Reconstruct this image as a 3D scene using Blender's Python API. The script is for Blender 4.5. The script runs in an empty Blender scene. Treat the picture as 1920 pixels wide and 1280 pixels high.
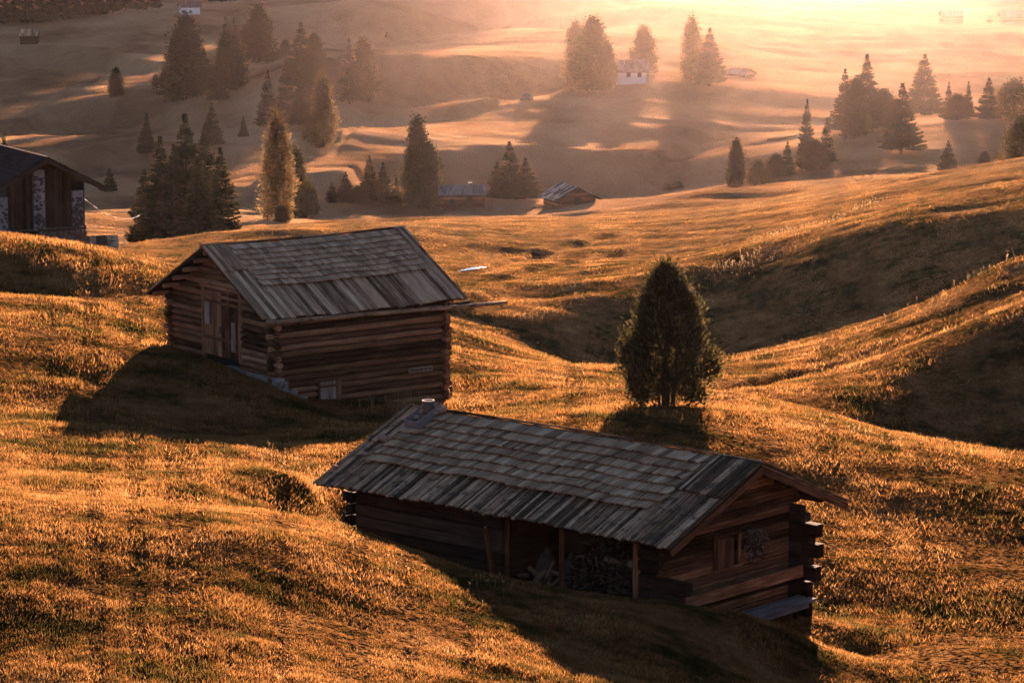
import bpy, bmesh, math, random
import numpy as np
from mathutils import Vector, Matrix
R = math.radians
random.seed(7)
rng = np.random.default_rng(7)
sc = bpy.context.scene
COL = sc.collection

# ------------------------------------------------------------------ camera
F = 6423.0            # focal length in pixels of a 1920 wide frame
PITCH = R(9.2)        # the camera looks down by this much
CZ = 60.0             # camera height
cam = bpy.data.cameras.new("camera")
cam.sensor_width = 36.0
cam.lens = 36.0 * F / 1920.0
cam.clip_start = 1.0
cam.clip_end = 9000.0
camo = bpy.data.objects.new("camera", cam)
COL.objects.link(camo)
camo.location = (0, 0, CZ)
camo.rotation_euler = (R(90) - PITCH, 0, 0)
sc.camera = camo

# ------------------------------------------------------------------ light
SUN_EL, SUN_AZ = 6.9, 5.8      # degrees: height, and to the right of the view axis
SKY = 0.05
SUN_E = 5.0
w = bpy.data.worlds.new("World")
sc.world = w
w.use_nodes = True
nt = w.node_tree
bg = nt.nodes["Background"]
sky = nt.nodes.new("ShaderNodeTexSky")
sky.sky_type = 'NISHITA'
sky.sun_disc = False
sky.sun_elevation = R(SUN_EL)
sky.sun_rotation = R(SUN_AZ)
sky.air_density = 0.35
sky.dust_density = 0.25
sky.altitude = 2500
sky.ozone_density = 0.0
nt.links.new(sky.outputs[0], bg.inputs[0])
bg.inputs[1].default_value = SKY
sun = bpy.data.lights.new("sun", 'SUN')
sun.energy = SUN_E
sun.angle = R(0.5)
sun.color = (1.0, 0.635, 0.45)
suno = bpy.data.objects.new("sun", sun)
COL.objects.link(suno)
suno.location = (60, 300, 200)
sd = Vector((math.sin(R(SUN_AZ)) * math.cos(R(SUN_EL)), math.cos(R(SUN_AZ)) * math.cos(R(SUN_EL)), math.sin(R(SUN_EL))))
suno.rotation_euler = sd.to_track_quat('Z', 'Y').to_euler()
sc.view_settings.view_transform = 'Standard'
sc.view_settings.look = 'None'
sc.view_settings.exposure = 2.75
sc.view_settings.gamma = 1.0
sc.cycles.max_bounces = 5
sc.cycles.diffuse_bounces = 1
sc.cycles.glossy_bounces = 1
sc.cycles.transmission_bounces = 3
sc.cycles.transparent_max_bounces = 6
sc.cycles.volume_bounces = 0
sc.cycles.use_denoising = True

# ------------------------------------------------------------------ helpers: where a pixel of the photograph lies
cp, sp = math.cos(PITCH), math.sin(PITCH)
def at(px, py, Y):
    """world point seen at pixel (px, py) at ground distance Y"""
    a, b = (px - 960.0) / F, -(py - 640.0) / F
    dy, dz = cp + b * sp, -sp + b * cp
    return np.array((a / dy * Y, Y, CZ + dz / dy * Y))
def proj(p):
    x, y, z = p[0], p[1], p[2] - CZ
    d = y * cp - z * sp
    return (960 + F * x / d, 640 - F * (y * sp + z * cp) / d)

# ------------------------------------------------------------------ terrain
TREND_Y = [-200, 0, 5, 20, 55, 110, 200, 300, 420, 550, 700, 1000, 1600, 4000]
TREND_Z = [-1.9, -1.9, -2.0, -6.4, -15, -19, -28, -42, -51, -46, -46, -50, -40, 40]
CPS = """
-200 1280 56|0 1280 55|500 1280 56|1000 1280 60|1500 1280 68|1920 1280 69|2200 1280 69
0 1120 60|400 1140 61|800 1180 63|1200 1210 65.5|1440 1215 69|1600 1230 72.8|1760 1215 73
-200 955 66|0 965 66|250 985 66|500 1015 66|680 1045 67|900 1098 68|1100 1122 69|1340 1150 69.5|1450 1168 71.5|1560 1168 76|1920 1180 76
-200 900 78|300 948 74|640 985 73|0 895 78|150 890 82|420 925 78|420 890 83|420 850 88|300 880 84|0 815 88|75 792 92|110 716 102|560 900 82|300 820 95|640 850 90|-200 780 95
512 722 106.6|560 746 107.4|650 753 108.4|830 753 110.9|660 790 104|740 800 100|735 735 116|328 650 112.2|420 685 109|120 710 103|0 625 108|-200 600 108|0 560 116|150 560 118
60 549 124|60 478 128|0 470 128|-150 465 128|120 462 130|200 485 129|300 530 126|260 560 122|400 530 130
1480 1120 79|1100 1035 80|800 985 82|664 1042 78.3|660 1000 82
1000 775 98|900 700 118|1100 775 99|1245 762 100|1400 775 102|1560 797 100|1660 827 97|1760 864 94|1920 937 90|2200 1000 88
1300 850 91|1600 1080 80.5|1600 1000 85|1900 1100 80|1500 900 90|2200 1100 80
1850 872 113|2100 860 117|1740 860 116|1640 800 115|1400 742 112|1200 735 110|1560 790 117
2100 520 130|1920 577 130|1800 622 129|1700 690 126|1620 745 122
2100 470 148|1920 480 149|1800 540 149|1700 590 149|1600 632 148|1500 660 147|1350 700 140
1920 545 143|1760 620 141|1600 690 138|1450 720 132
1640 645 168|1800 570 168|1920 520 168|1350 672 160|1150 682 175|1250 676 174|1060 683 171|1060 640 176|1250 532 187|1000 690 152|900 740 125|1150 700 135|1480 660 165|2100 500 168
2100 340 186|1920 366 188|1800 385 188|1700 410 187|1600 430 188|1450 478 188|1290 515 187|1160 585 180|980 680 160
1000 600 178|880 620 165|900 500 205|1100 480 215|1200 425 250|900 415 275|1130 411 275|1500 361 285|1920 300 262|2100 270 262|1700 335 275|600 425 240|450 428 230|300 475 215|350 468 238|350 474 262|250 488 245|215 492 205|1300 470 214
1300 400 262|1600 378 232|1800 340 235|1920 335 225|760 431 250|2100 300 230
160 480 165|0 480 160|-200 480 160|350 520 170
1400 347 335|1280 362 335|1150 432 340|1000 438 340|850 440 335|700 445 330|550 450 320|1540 358 325|1300 402 280|1400 386 282|1300 388 322|1400 378 325|1150 413 300|1000 416 300|600 432 262
350 462 290|200 400 335|200 455 300|60 450 300|-200 420 320|480 425 300
860 383 402|800 420 392|700 400 398|620 395 402|920 378 404|1000 392 400|1085 386 396|1150 372 415|960 410 391|540 430 385|1250 368 410|1900 320 390
1100 370 431|1100 292 444|1100 330 437.5|1100 285 452|950 284 444|950 276 452|950 345 433|880 345 431|820 293 441|820 285 450|740 318 426|740 308 436|640 345 408|600 370 400|1300 355 436|1300 285 448|1300 320 442|1300 278 458|1450 350 425|1450 300 436|640 400 388|1200 292 446|1200 360 433|800 350 431|700 380 405|1000 360 433
1100 230 485|900 225 490|760 235 470|700 262 455|640 300 440|1250 230 490
1150 165 520|1000 180 515|1180 153 522|1330 155 530|1400 152 540|960 190 508|840 215 492|700 212 500|640 240 485
640 225 500|640 235 492|700 190 514|700 200 505|790 168 522|790 178 513|900 145 537|900 155 528|1060 133 545|600 210 500
620 115 524|700 112 532|700 104 545|790 112 536|790 104 548|900 115 545|900 106 558|1060 118 562
680 96 600|800 85 610|900 66 640|1000 55 650|1100 44 670|1130 19 700|1400 18 700|1250 90 590|1550 60 650|1250 40 670
700 80 700|700 0 722|900 55 738|900 22 745|1100 30 748|1100 0 756|900 -12 754|700 0 770|1130 -12 800|500 0 780|1400 -10 850|900 -30 900
200 400 372|100 400 372|100 340 420|100 250 505|100 170 575|100 100 640|50 78 660|100 44 700|-200 250 520|-200 60 690|0 10 720
340 330 420|300 250 490|330 180 545|300 110 625|340 36 700|450 200 520|450 340 410|520 290 440|520 110 600|480 20 740|-200 400 400|480 395 380
1920 213 440|1720 240 425|1550 310 405|1460 338 398|2100 190 450|1920 300 405|1700 340 385|1600 240 480|1500 200 510|1700 190 520|1920 180 530
1500 120 590|1800 120 590|1800 42 700|1920 38 700|1600 0 800|1950 -20 850|2200 0 800
"""
cps = []
for ln in CPS.strip().splitlines():
    for it in ln.split("|"):
        px, py, Y = map(float, it.split())
        cps.append(at(px, py, Y))
def addc(X, Y, Z): cps.append(np.array((X, Y, CZ + Z)))
# ground that rises out of the frame: behind the camera, wide to the sides, and the hills past the top, added unseen and shaped to shade the far slopes
for a in (-1.0, 0.0, 1.0):
    addc(a * 8, 6, -2.6); addc(a * 12, 25, -8.6); addc(a * 14, 40, -12.6)
for Y, Z in ((60, -12), (110, -14), (200, -24), (300, -36), (420, -48), (550, -44), (700, -40), (1000, -30)):
    addc(-Y * .42, Y, Z); addc(Y * .42, Y, Z)
    addc(-Y * .9, Y, Z + 5); addc(Y * .9, Y, Z + 3)
for X, Y, Z in ((-500, 1150, 90), (-250, 1150, 90), (-120, 1150, 88), (-60, 1150, 85), (-20, 1150, 80), (10, 1150, 64), (40, 1150, 46), (58, 1150, -20), (72, 1150, -42), (100, 1150, -44),
                (125, 1150, -42), (142, 1150, -10), (160, 1150, 30), (220, 1150, 42), (400, 1150, 40), (60, 1000, -50), (-100, 1000, 10), (20, 1000, 2), (60, 1400, -50), (110, 1400, -50), (-100, 1400, 50), (200, 1000, -10), (90, 1000, -50),
                (-400, 1600, 40), (0, 1600, 20), (400, 1600, 30), (-1500, 2500, 20), (0, 2500, 10), (1500, 2500, 10)):
    addc(X, Y, Z)
addc(3.3, 73.0, -17.75); addc(0.5, 74.5, -17.7); addc(-3.0, 77.0, -17.75); addc(7.0, 75.0, -18.5); addc(2.5, 79, -18.1)
cps = np.array(cps)
SB = 6.7
def tab(X, Y):
    Ys = np.maximum(Y, 4.0)
    return np.clip(X / Ys / 0.1495, -9, 9), np.log(Ys / 55.0) * SB
def trend(Y): return np.interp(Y, TREND_Y, TREND_Z) + CZ
def kern(r2): return 0.5 * r2 * np.log(r2 + 1e-9)
def fit_tps():
    a, b = tab(cps[:, 0], cps[:, 1]); v = cps[:, 2] - trend(cps[:, 1]); n = len(a)
    r2 = (a[:, None] - a[None]) ** 2 + (b[:, None] - b[None]) ** 2
    A = np.zeros((n + 3, n + 3)); A[:n, :n] = kern(r2) + np.eye(n) * 0.002
    Pm = np.stack([np.ones(n), a, b], 1); A[:n, n:] = Pm; A[n:, :n] = Pm.T
    s = np.linalg.solve(A, np.concatenate([v, np.zeros(3)]))
    return a, b, s
TA, TB, TS = fit_tps()
def tps(X, Y):
    X = np.asarray(X, float).ravel(); Y = np.asarray(Y, float).ravel()
    out = np.empty(len(X)); n = len(TA)
    for i in range(0, len(X), 40000):
        a, b = tab(X[i:i + 40000], Y[i:i + 40000])
        r2 = (a[:, None] - TA[None]) ** 2 + (b[:, None] - TB[None]) ** 2
        out[i:i + 40000] = kern(r2) @ TS[:n] + TS[n] + TS[n + 1] * a + TS[n + 2] * b
    return out + trend(Y)
# smooth value noise
_tabn = rng.random((256, 256)) * 2 - 1
def vnoise(x, y):
    xi, yi = np.floor(x).astype(np.int64), np.floor(y).astype(np.int64)
    fx, fy = x - xi, y - yi
    fx, fy = fx * fx * fx * (fx * (fx * 6 - 15) + 10), fy * fy * fy * (fy * (fy * 6 - 15) + 10)
    a, b = _tabn[xi & 255, yi & 255], _tabn[(xi + 1) & 255, yi & 255]
    c, d = _tabn[xi & 255, (yi + 1) & 255], _tabn[(xi + 1) & 255, (yi + 1) & 255]
    return (a * (1 - fx) + b * fx) * (1 - fy) + (c * (1 - fx) + d * fx) * fy
def fbm(x, y, o=4, g=.5):
    s, amp = 0, 1.0
    for k in range(o):
        s = s + amp * vnoise(x * 2 ** k + 17.3 * k, y * 2 ** k + 5.1 * k); amp *= g
    return s
def smooth(e0, e1, x):
    t = np.clip((x - e0) / (e1 - e0), 0, 1); return t * t * (3 - 2 * t)
SLX = math.tan(R(SUN_AZ))
PADS = []      # (x, y, z, radius): ground levelled a little where a hut stands
def bumps(X, Y):
    near = 1 - smooth(140, 330, Y)
    h = near * (0.10 * fbm(X / 7.0, Y / 6.0, 2) + 0.028 * fbm(X / 1.1, Y / .9, 3, .6))
    far = smooth(180, 420, Y)
    # cattle steps: long low ripples across the slope
    wx = X + 6 * vnoise(X / 40, Y / 40)
    wy = Y + 9 * vnoise(X / 45 + 9, Y / 45) + 0.22 * X
    h = h + far * (0.55 * fbm(wx / 42, wy / 15, 3) + 0.26 * fbm(wx / 16, wy / 4.2, 2))
    mid = smooth(110, 160, Y) * (1 - smooth(260, 400, Y))
    h = h + mid * (0.18 * fbm(X / 14 + 3, (Y + .25 * X) / 5, 3) + .05 * fbm(X / 5 + 3, (Y + .2 * X) / 1.4, 2))
    # notches shaped into the unseen far ridge to let streaks of low sun through
    for X0, wd, dp in ((-8.0, 4.2, 80), (-19, 2.2, 80), (4.5, 2.0, 60)):
        h = h - dp * np.exp(-((X - X0 - SLX * (Y - 1150)) / wd) ** 4) * smooth(950, 1050, Y) * (1 - smooth(1300, 1450, Y))
    return h
SCARPS = []     # steeper faces on the slopes: crest line (x, y), drop, width of the face, length of the run-out
def scarps(X, Y):
    h = 0.0
    for xl, yl, d, wd, ro in SCARPS:
        yc = np.interp(X, xl, yl) + wd * .25 * vnoise(X / (wd * 1.3), X * 0 + d); t = yc - Y
        e = smooth(xl[0] - wd, xl[0] + wd, X) * (1 - smooth(xl[-1] - wd, xl[-1] + wd, X))
        h = h - d * e * smooth(0, 1, t / wd) * (1 - smooth(0, 1, (t - wd) / ro)) + d * .25 * e * smooth(-ro * .7, 0, t) * (1 - smooth(0, 1, t / wd))
    return h
def ground(X, Y):
    X = np.asarray(X, float); Y = np.asarray(Y, float); sh = X.shape
    z = tps(X, Y) + bumps(X.ravel(), Y.ravel())
    z = z + scarps(X.ravel(), Y.ravel())
    return z.reshape(sh) if sh else float(z[0])
def gz(x, y): return float(ground(np.array([x]), np.array([y]))[0])

def hit(px, py, Y0=300.0, Y1=900.0):
    """where the view ray through a pixel meets the ground beyond Y0"""
    a, b = (px - 960.0) / F, -(py - 640.0) / F
    dy, dz = cp + b * sp, -sp + b * cp
    Y = np.arange(Y0, Y1, .5); X = a / dy * Y; Z = CZ + dz / dy * Y
    g = ground(X, Y) - Z; k = np.argmax(g > 0)
    return (float(X[k]), float(Y[k])) if g[k] > 0 else (float(X[-1]), float(Y[-1]))
def add_scarps():
    new = []
    for Y0, d, wd, ro, pts in ((400, 1.8, 11, 40, "590 362|600 345|640 322|700 302|800 286|900 279|1000 281|1100 290|1200 290|1280 268|1340 238"),
                            (480, 2.6, 12, 35, "600 100|700 110|800 114|900 114|1000 116|1040 118"),
                            (470, 1.8, 9, 25, "925 140|960 130|1060 122"),
                            (430, 1.0, 4, 20, "640 252|700 224|800 206|880 192|960 180"),
                            (430, 1.0, 8, 40, "420 330|500 262|560 235|620 215"),
                            (560, 2.0, 10, 40, "0 120|100 100|200 105|300 120"),
                            (480, 2.2, 12, 50, "0 240|100 205|200 190|300 200|400 215"),
                            (420, 2.0, 12, 40, "0 330|100 300|250 270|330 290"),
                            (160, .5, 5, 14, "870 560|950 536|1045 530"),
                            (160, .8, 6, 14, "1170 545|1290 502|1400 470|1460 452"),
                            (110, .55, 2.2, 6, "1380 722|1480 702|1580 676"),
                            (560, .5, 3, 8, "1500 45|1620 60|1740 78|1850 98|1930 112"),
                            (160, .20, 2.5, 5, "900 503|1000 470|1140 434"),
                            (160, .22, 2.5, 5, "930 520|1060 488|1200 456"),
                            (600, 3.0, 15, 50, "700 70|900 52|1050 38|1120 30")):
        P = [hit(*map(float, q.split()), Y0) for q in pts.split("|")]
        P.sort(); new.append((np.array([p[0] for p in P]), np.array([p[1] for p in P]), d, wd, ro))
    SCARPS.extend(new)
add_scarps()
GRASS_N = 3300000
HAZE_Z = (-20.0, 130.0)
HAZE_D = 0.000009
HAZE_G = 0.93
HAZE_C = (1.0, 0.9, 0.88, 1)
GLOW_MIST_D = 0.000125
# ------------------------------------------------------------------ node helpers
def mat(name):
    m = bpy.data.materials.new(name); m.use_nodes = True
    t = m.node_tree; return m, t, t.nodes["Principled BSDF"]
def nd(t, typ, **kw):
    n = t.nodes.new(typ)
    for k, v in kw.items():
        if k.startswith("i_"):
            n.inputs[int(k[2:]) if k[2:].isdigit() else k[2:]].default_value = v
        else: setattr(n, k, v)
    return n
def noise(t, vec, scale, detail=4, rough=.55, dist=0):
    n = nd(t, "ShaderNodeTexNoise"); n.inputs["Scale"].default_value = scale
    n.inputs["Detail"].default_value = detail; n.inputs["Roughness"].default_value = rough
    n.inputs["Distortion"].default_value = dist
    if vec is not None: t.links.new(vec, n.inputs["Vector"])
    return n.outputs["Fac"]
def ramp(t, fac, stops):
    n = nd(t, "ShaderNodeValToRGB"); cr = n.color_ramp
    while len(cr.elements) < len(stops): cr.elements.new(.5)
    for e, (p, c) in zip(cr.elements, stops): e.position = p; e.color = (*c, 1) if len(c) == 3 else c
    t.links.new(fac, n.inputs[0]); return n.outputs[0]
def mix(t, fac, a, b, mode='MIX'):
    n = nd(t, "ShaderNodeMix", data_type='RGBA', blend_type=mode)
    for s, v in ((0, fac), (6, a), (7, b)):
        if hasattr(v, "links"): t.links.new(v, n.inputs[s])
        else: n.inputs[s].default_value = v if s == 0 else (*v, 1)
    return n.outputs[2]
def mapping(t, src, scale=(1, 1, 1), rot=(0, 0, 0)):
    m = nd(t, "ShaderNodeMapping"); m.inputs["Scale"].default_value = scale; m.inputs["Rotation"].default_value = rot
    t.links.new(src, m.inputs["Vector"]); return m.outputs[0]
def math_(t, op, a, b=0.0):
    n = nd(t, "ShaderNodeMath", operation=op)
    for s, v in ((0, a), (1, b)):
        if hasattr(v, "links"): t.links.new(v, n.inputs[s])
        else: n.inputs[s].default_value = v
    return n.outputs[0]
def bump(t, h, strength, dist):
    b = nd(t, "ShaderNodeBump"); b.inputs["Strength"].default_value = strength; b.inputs["Distance"].default_value = dist
    t.links.new(h, b.inputs["Height"]); return b.outputs[0]

def grass_colour(t):
    """autumn pasture colour, the same for the soil sheet and the blades: patches by world position"""
    pos = nd(t, "ShaderNodeNewGeometry").outputs["Position"]
    p2 = mapping(t, pos, (1, 1, .3))
    a = noise(t, p2, .35, 5, .62)
    b = noise(t, p2, 1.6, 4, .6)
    c = noise(t, p2, 6.0, 3, .6)
    s = math_(t, 'ADD', math_(t, 'MULTIPLY', a, .55), math_(t, 'ADD', math_(t, 'MULTIPLY', b, .3), math_(t, 'MULTIPLY', c, .15)))
    col = ramp(t, s, [(.38, (.038, .036, .012)), (.45, (.10, .066, .020)), (.50, (.22, .11, .036)), (.56, (.29, .15, .053)), (.66, (.38, .22, .09))])
    # far pastures: dry pale grass, lightened further in colour to look brighter lit
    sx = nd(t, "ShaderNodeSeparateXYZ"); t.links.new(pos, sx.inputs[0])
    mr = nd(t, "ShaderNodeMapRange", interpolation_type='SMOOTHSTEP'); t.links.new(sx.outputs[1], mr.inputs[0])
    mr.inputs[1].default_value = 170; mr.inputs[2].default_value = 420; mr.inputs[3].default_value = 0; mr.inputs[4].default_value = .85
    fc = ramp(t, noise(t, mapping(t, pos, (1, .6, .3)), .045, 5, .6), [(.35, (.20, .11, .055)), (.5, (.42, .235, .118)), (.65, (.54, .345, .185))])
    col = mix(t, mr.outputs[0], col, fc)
    return col, pos, s
def make_ground_mat():
    m, t, b = mat("pasture_soil")
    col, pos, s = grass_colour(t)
    b.inputs["Roughness"].default_value = 1; b.inputs["Specular IOR Level"].default_value = 0
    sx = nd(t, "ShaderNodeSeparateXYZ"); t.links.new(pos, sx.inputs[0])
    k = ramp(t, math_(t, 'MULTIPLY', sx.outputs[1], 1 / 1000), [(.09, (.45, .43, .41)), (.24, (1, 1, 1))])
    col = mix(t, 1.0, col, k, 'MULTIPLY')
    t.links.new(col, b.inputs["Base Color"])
    h = noise(t, mapping(t, pos, (1, 1, 1)), 3.5, 6, .7)
    # the sheet is turf: facets of grass look every way, not only up
    wn = nd(t, "ShaderNodeTexNoise"); wn.inputs["Scale"].default_value = 7; wn.inputs["Detail"].default_value = 2; wn.inputs["Roughness"].default_value = .7
    t.links.new(pos, wn.inputs["Vector"])
    sb_ = nd(t, "ShaderNodeVectorMath", operation='SUBTRACT'); t.links.new(wn.outputs["Color"], sb_.inputs[0]); sb_.inputs[1].default_value = (.5, .5, .5)
    sc2 = nd(t, "ShaderNodeVectorMath", operation='MULTIPLY'); t.links.new(sb_.outputs[0], sc2.inputs[0]); sc2.inputs[1].default_value = (5.0, 5.0, .4)
    gn = nd(t, "ShaderNodeNewGeometry"); ad = nd(t, "ShaderNodeVectorMath", operation='ADD'); t.links.new(sc2.outputs[0], ad.inputs[0]); t.links.new(gn.outputs["Normal"], ad.inputs[1])
    nm = nd(t, "ShaderNodeVectorMath", operation='NORMALIZE'); t.links.new(ad.outputs[0], nm.inputs[0])
    t.links.new(nm.outputs[0], b.inputs["Normal"])
    return m
def make_blade_mat():
    m, t, b = mat("grass_blades")
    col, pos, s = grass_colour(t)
    oi = nd(t, "ShaderNodeAttribute", attribute_name="tint")
    c2 = mix(t, 1.0, col, oi.outputs["Color"], 'MULTIPLY')
    t.nodes.remove(b)
    d = nd(t, "ShaderNodeBsdfDiffuse"); tr = nd(t, "ShaderNodeBsdfTranslucent")
    t.links.new(c2, d.inputs[0]); t.links.new(c2, tr.inputs[0])
    mx = nd(t, "ShaderNodeMixShader", i_0=.7)
    t.links.new(d.outputs[0], mx.inputs[1]); t.links.new(tr.outputs[0], mx.inputs[2])
    t.links.new(mx.outputs[0], t.nodes["Material Output"].inputs[0])
    return m
GROUND = make_ground_mat()
BLADE = make_blade_mat()

def mesh_np(name, V, Q, mt=None, smooth_=False, tri=False, parent=None):
    me = bpy.data.meshes.new(name); k = 3 if tri else 4
    V = np.asarray(V, np.float32); Q = np.asarray(Q, np.int32)
    me.vertices.add(len(V)); me.vertices.foreach_set("co", V.ravel())
    me.loops.add(Q.size); me.loops.foreach_set("vertex_index", Q.ravel())
    me.polygons.add(len(Q)); me.polygons.foreach_set("loop_start", np.arange(0, Q.size, k, dtype=np.int32))
    if smooth_: me.polygons.foreach_set("use_smooth", np.ones(len(Q), bool))
    me.update(calc_edges=True)
    if mt: me.materials.append(mt)
    o = bpy.data.objects.new(name, me); COL.objects.link(o)
    if parent: o.parent = parent
    return o
def tag(o, label=None, cat=None, group=None, kind=None):
    if label: o["label"] = label
    if cat: o["category"] = cat
    if group: o["group"] = group
    if kind: o["kind"] = kind
    return o
def empty(name, loc, rz=0.0):
    o = bpy.data.objects.new(name, None); COL.objects.link(o); o.location = loc; o.rotation_euler = (0, 0, rz); o.empty_display_size = .5
    return o

# ------------------------------------------------------------------ the ground sheet
def build_ground():
    T = math.tan(R(10.2))
    ta = np.concatenate([-np.geomspace(3.2, T * 1.02, 40), np.linspace(-T, T, 640), np.geomspace(T * 1.02, 3.2, 40)])
    Ys = np.concatenate([np.linspace(-60, 3, 8), np.geomspace(4, 50, 60), np.geomspace(50.2, 860, 1000), np.geomspace(868, 3600, 90)])
    TT, YY = np.meshgrid(ta, Ys)
    XX = TT * (np.maximum(YY, 4) + 12 * np.clip((50 - YY) / 50, 0, 1.5))
    Z = ground(XX, YY)
    V = np.stack([XX, YY, Z], -1).reshape(-1, 3)
    nr, nc = XX.shape
    i = (np.arange(nr - 1)[:, None] * nc + np.arange(nc - 1)[None]).ravel()
    Q = np.stack([i, i + 1, i + nc + 1, i + nc], 1)
    o = mesh_np("ground", V, Q, GROUND, True)
    tag(o, kind="structure"); return o
build_ground()

def build_grass(n, name):
    # even on the screen: thinner and larger with distance
    ln = np.log(52), np.log(760)
    Y = np.exp(rng.random(n) ** 1.45 * (ln[1] - ln[0]) + ln[0]); m = len(Y)
    X = (rng.random(m) * 2 - 1) * .205 * Y
    # tussocks: blades crowd into clumps
    q = Y / 80
    keep = rng.random(m) < np.clip(.62 + .9 * fbm(X / .5 / q, Y / .8 / q, 2), .18, 1)
    X, Y = X[keep], Y[keep]; m = len(X)
    Z = ground(X, Y)
    sz = (Y / 75) ** .72 * (.5 + .8 * rng.random(m)) * np.clip(.9 + .6 * fbm(X / 1.7 + 50, Y / 1.7, 2), .4, 1.6)
    sz = sz * (1 - .5 * smooth(100, 250, Y)) * (1 - .2 * smooth(250, 480, Y))
    h = .075 * sz; wd = .011 * sz * (.8 + .5 * rng.random(m))
    az = rng.random(m) * 2 * np.pi; lean = h * (.25 + .75 * rng.random(m)); la = rng.random(m) * 2 * np.pi
    dx, dy = np.cos(az) * wd, np.sin(az) * wd
    b1 = np.stack([X - dx, Y - dy, Z - .02], 1); b2 = np.stack([X + dx, Y + dy, Z - .02], 1)
    tp = np.stack([X + np.cos(la) * lean, Y + np.sin(la) * lean, Z + h], 1)
    V = np.stack([b1, b2, tp], 1).reshape(-1, 3)
    Q = np.arange(3 * m).reshape(-1, 3)
    o = mesh_np(name, V, Q, BLADE, tri=True)
    tint = .4 + 1.0 * rng.random(m) ** 1.3
    hue = rng.random(m)
    c = np.stack([tint, tint * (.8 + .35 * hue), tint * (.6 + .6 * hue), np.ones(m)], 1)
    at_ = o.data.color_attributes.new("tint", 'FLOAT_COLOR', 'POINT')
    at_.data.foreach_set("color", np.repeat(c, 3, 0).astype(np.float32).ravel())
    tag(o, "short tufted autumn grass, golden and dull green, covering the pasture", "grass", kind="stuff")
    return o
build_grass(GRASS_N, "grass")

# ------------------------------------------------------------------ haze
def build_haze():
    bm = bmesh.new(); bmesh.ops.create_cube(bm, size=1.0)
    me = bpy.data.meshes.new("haze"); bm.to_mesh(me); bm.free()
    o = bpy.data.objects.new("haze", me); COL.objects.link(o)
    z0, z1 = HAZE_Z
    o.scale = (24000, 8000, z1 - z0); o.location = (0, 1800, (z0 + z1) / 2)
    m = bpy.data.materials.new("haze_air"); m.use_nodes = True; t = m.node_tree
    t.nodes.remove(t.nodes["Principled BSDF"])
    v = t.nodes.new("ShaderNodeVolumePrincipled")
    v.inputs["Density"].default_value = HAZE_D
    v.inputs["Anisotropy"].default_value = HAZE_G
    v.inputs["Color"].default_value = HAZE_C
    t.links.new(v.outputs[0], t.nodes["Material Output"].inputs["Volume"])
    me.materials.append(m); tag(o, "thin sunlit haze filling the valley air", "haze", kind="stuff")
    return o

def build_glow_mist():
    """an added mist that makes the sun glow over the right slope"""
    bm = bmesh.new(); bmesh.ops.create_cube(bm, size=2.0)
    me = bpy.data.meshes.new("glow_mist"); bm.to_mesh(me); bm.free()
    o = bpy.data.objects.new("glow_mist", me); COL.objects.link(o)
    o.location = (48, 640, CZ - 30); o.scale = (125, 350, 60); o.rotation_euler = (0, 0, R(-5))
    m = bpy.data.materials.new("glow_mist_air"); m.use_nodes = True; t = m.node_tree
    t.nodes.remove(t.nodes["Principled BSDF"])
    tc = nd(t, "ShaderNodeTexCoord").outputs["Object"]
    ln = nd(t, "ShaderNodeVectorMath", operation='LENGTH'); t.links.new(tc, ln.inputs[0])
    mr = nd(t, "ShaderNodeMapRange", interpolation_type='SMOOTHSTEP'); t.links.new(ln.outputs["Value"], mr.inputs[0])
    mr.inputs[1].default_value = 1.0; mr.inputs[2].default_value = 0.0; mr.inputs[3].default_value = 0.0; mr.inputs[4].default_value = GLOW_MIST_D
    v = t.nodes.new("ShaderNodeVolumePrincipled")
    t.links.new(mr.outputs[0], v.inputs["Density"])
    v.inputs["Anisotropy"].default_value = .85; v.inputs["Color"].default_value = (1, .70, .56, 1)
    t.links.new(v.outputs[0], t.nodes["Material Output"].inputs["Volume"])
    me.materials.append(m); tag(o, "soft added mist over the slope at the upper right", "glow_mist", kind="stuff")
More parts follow.
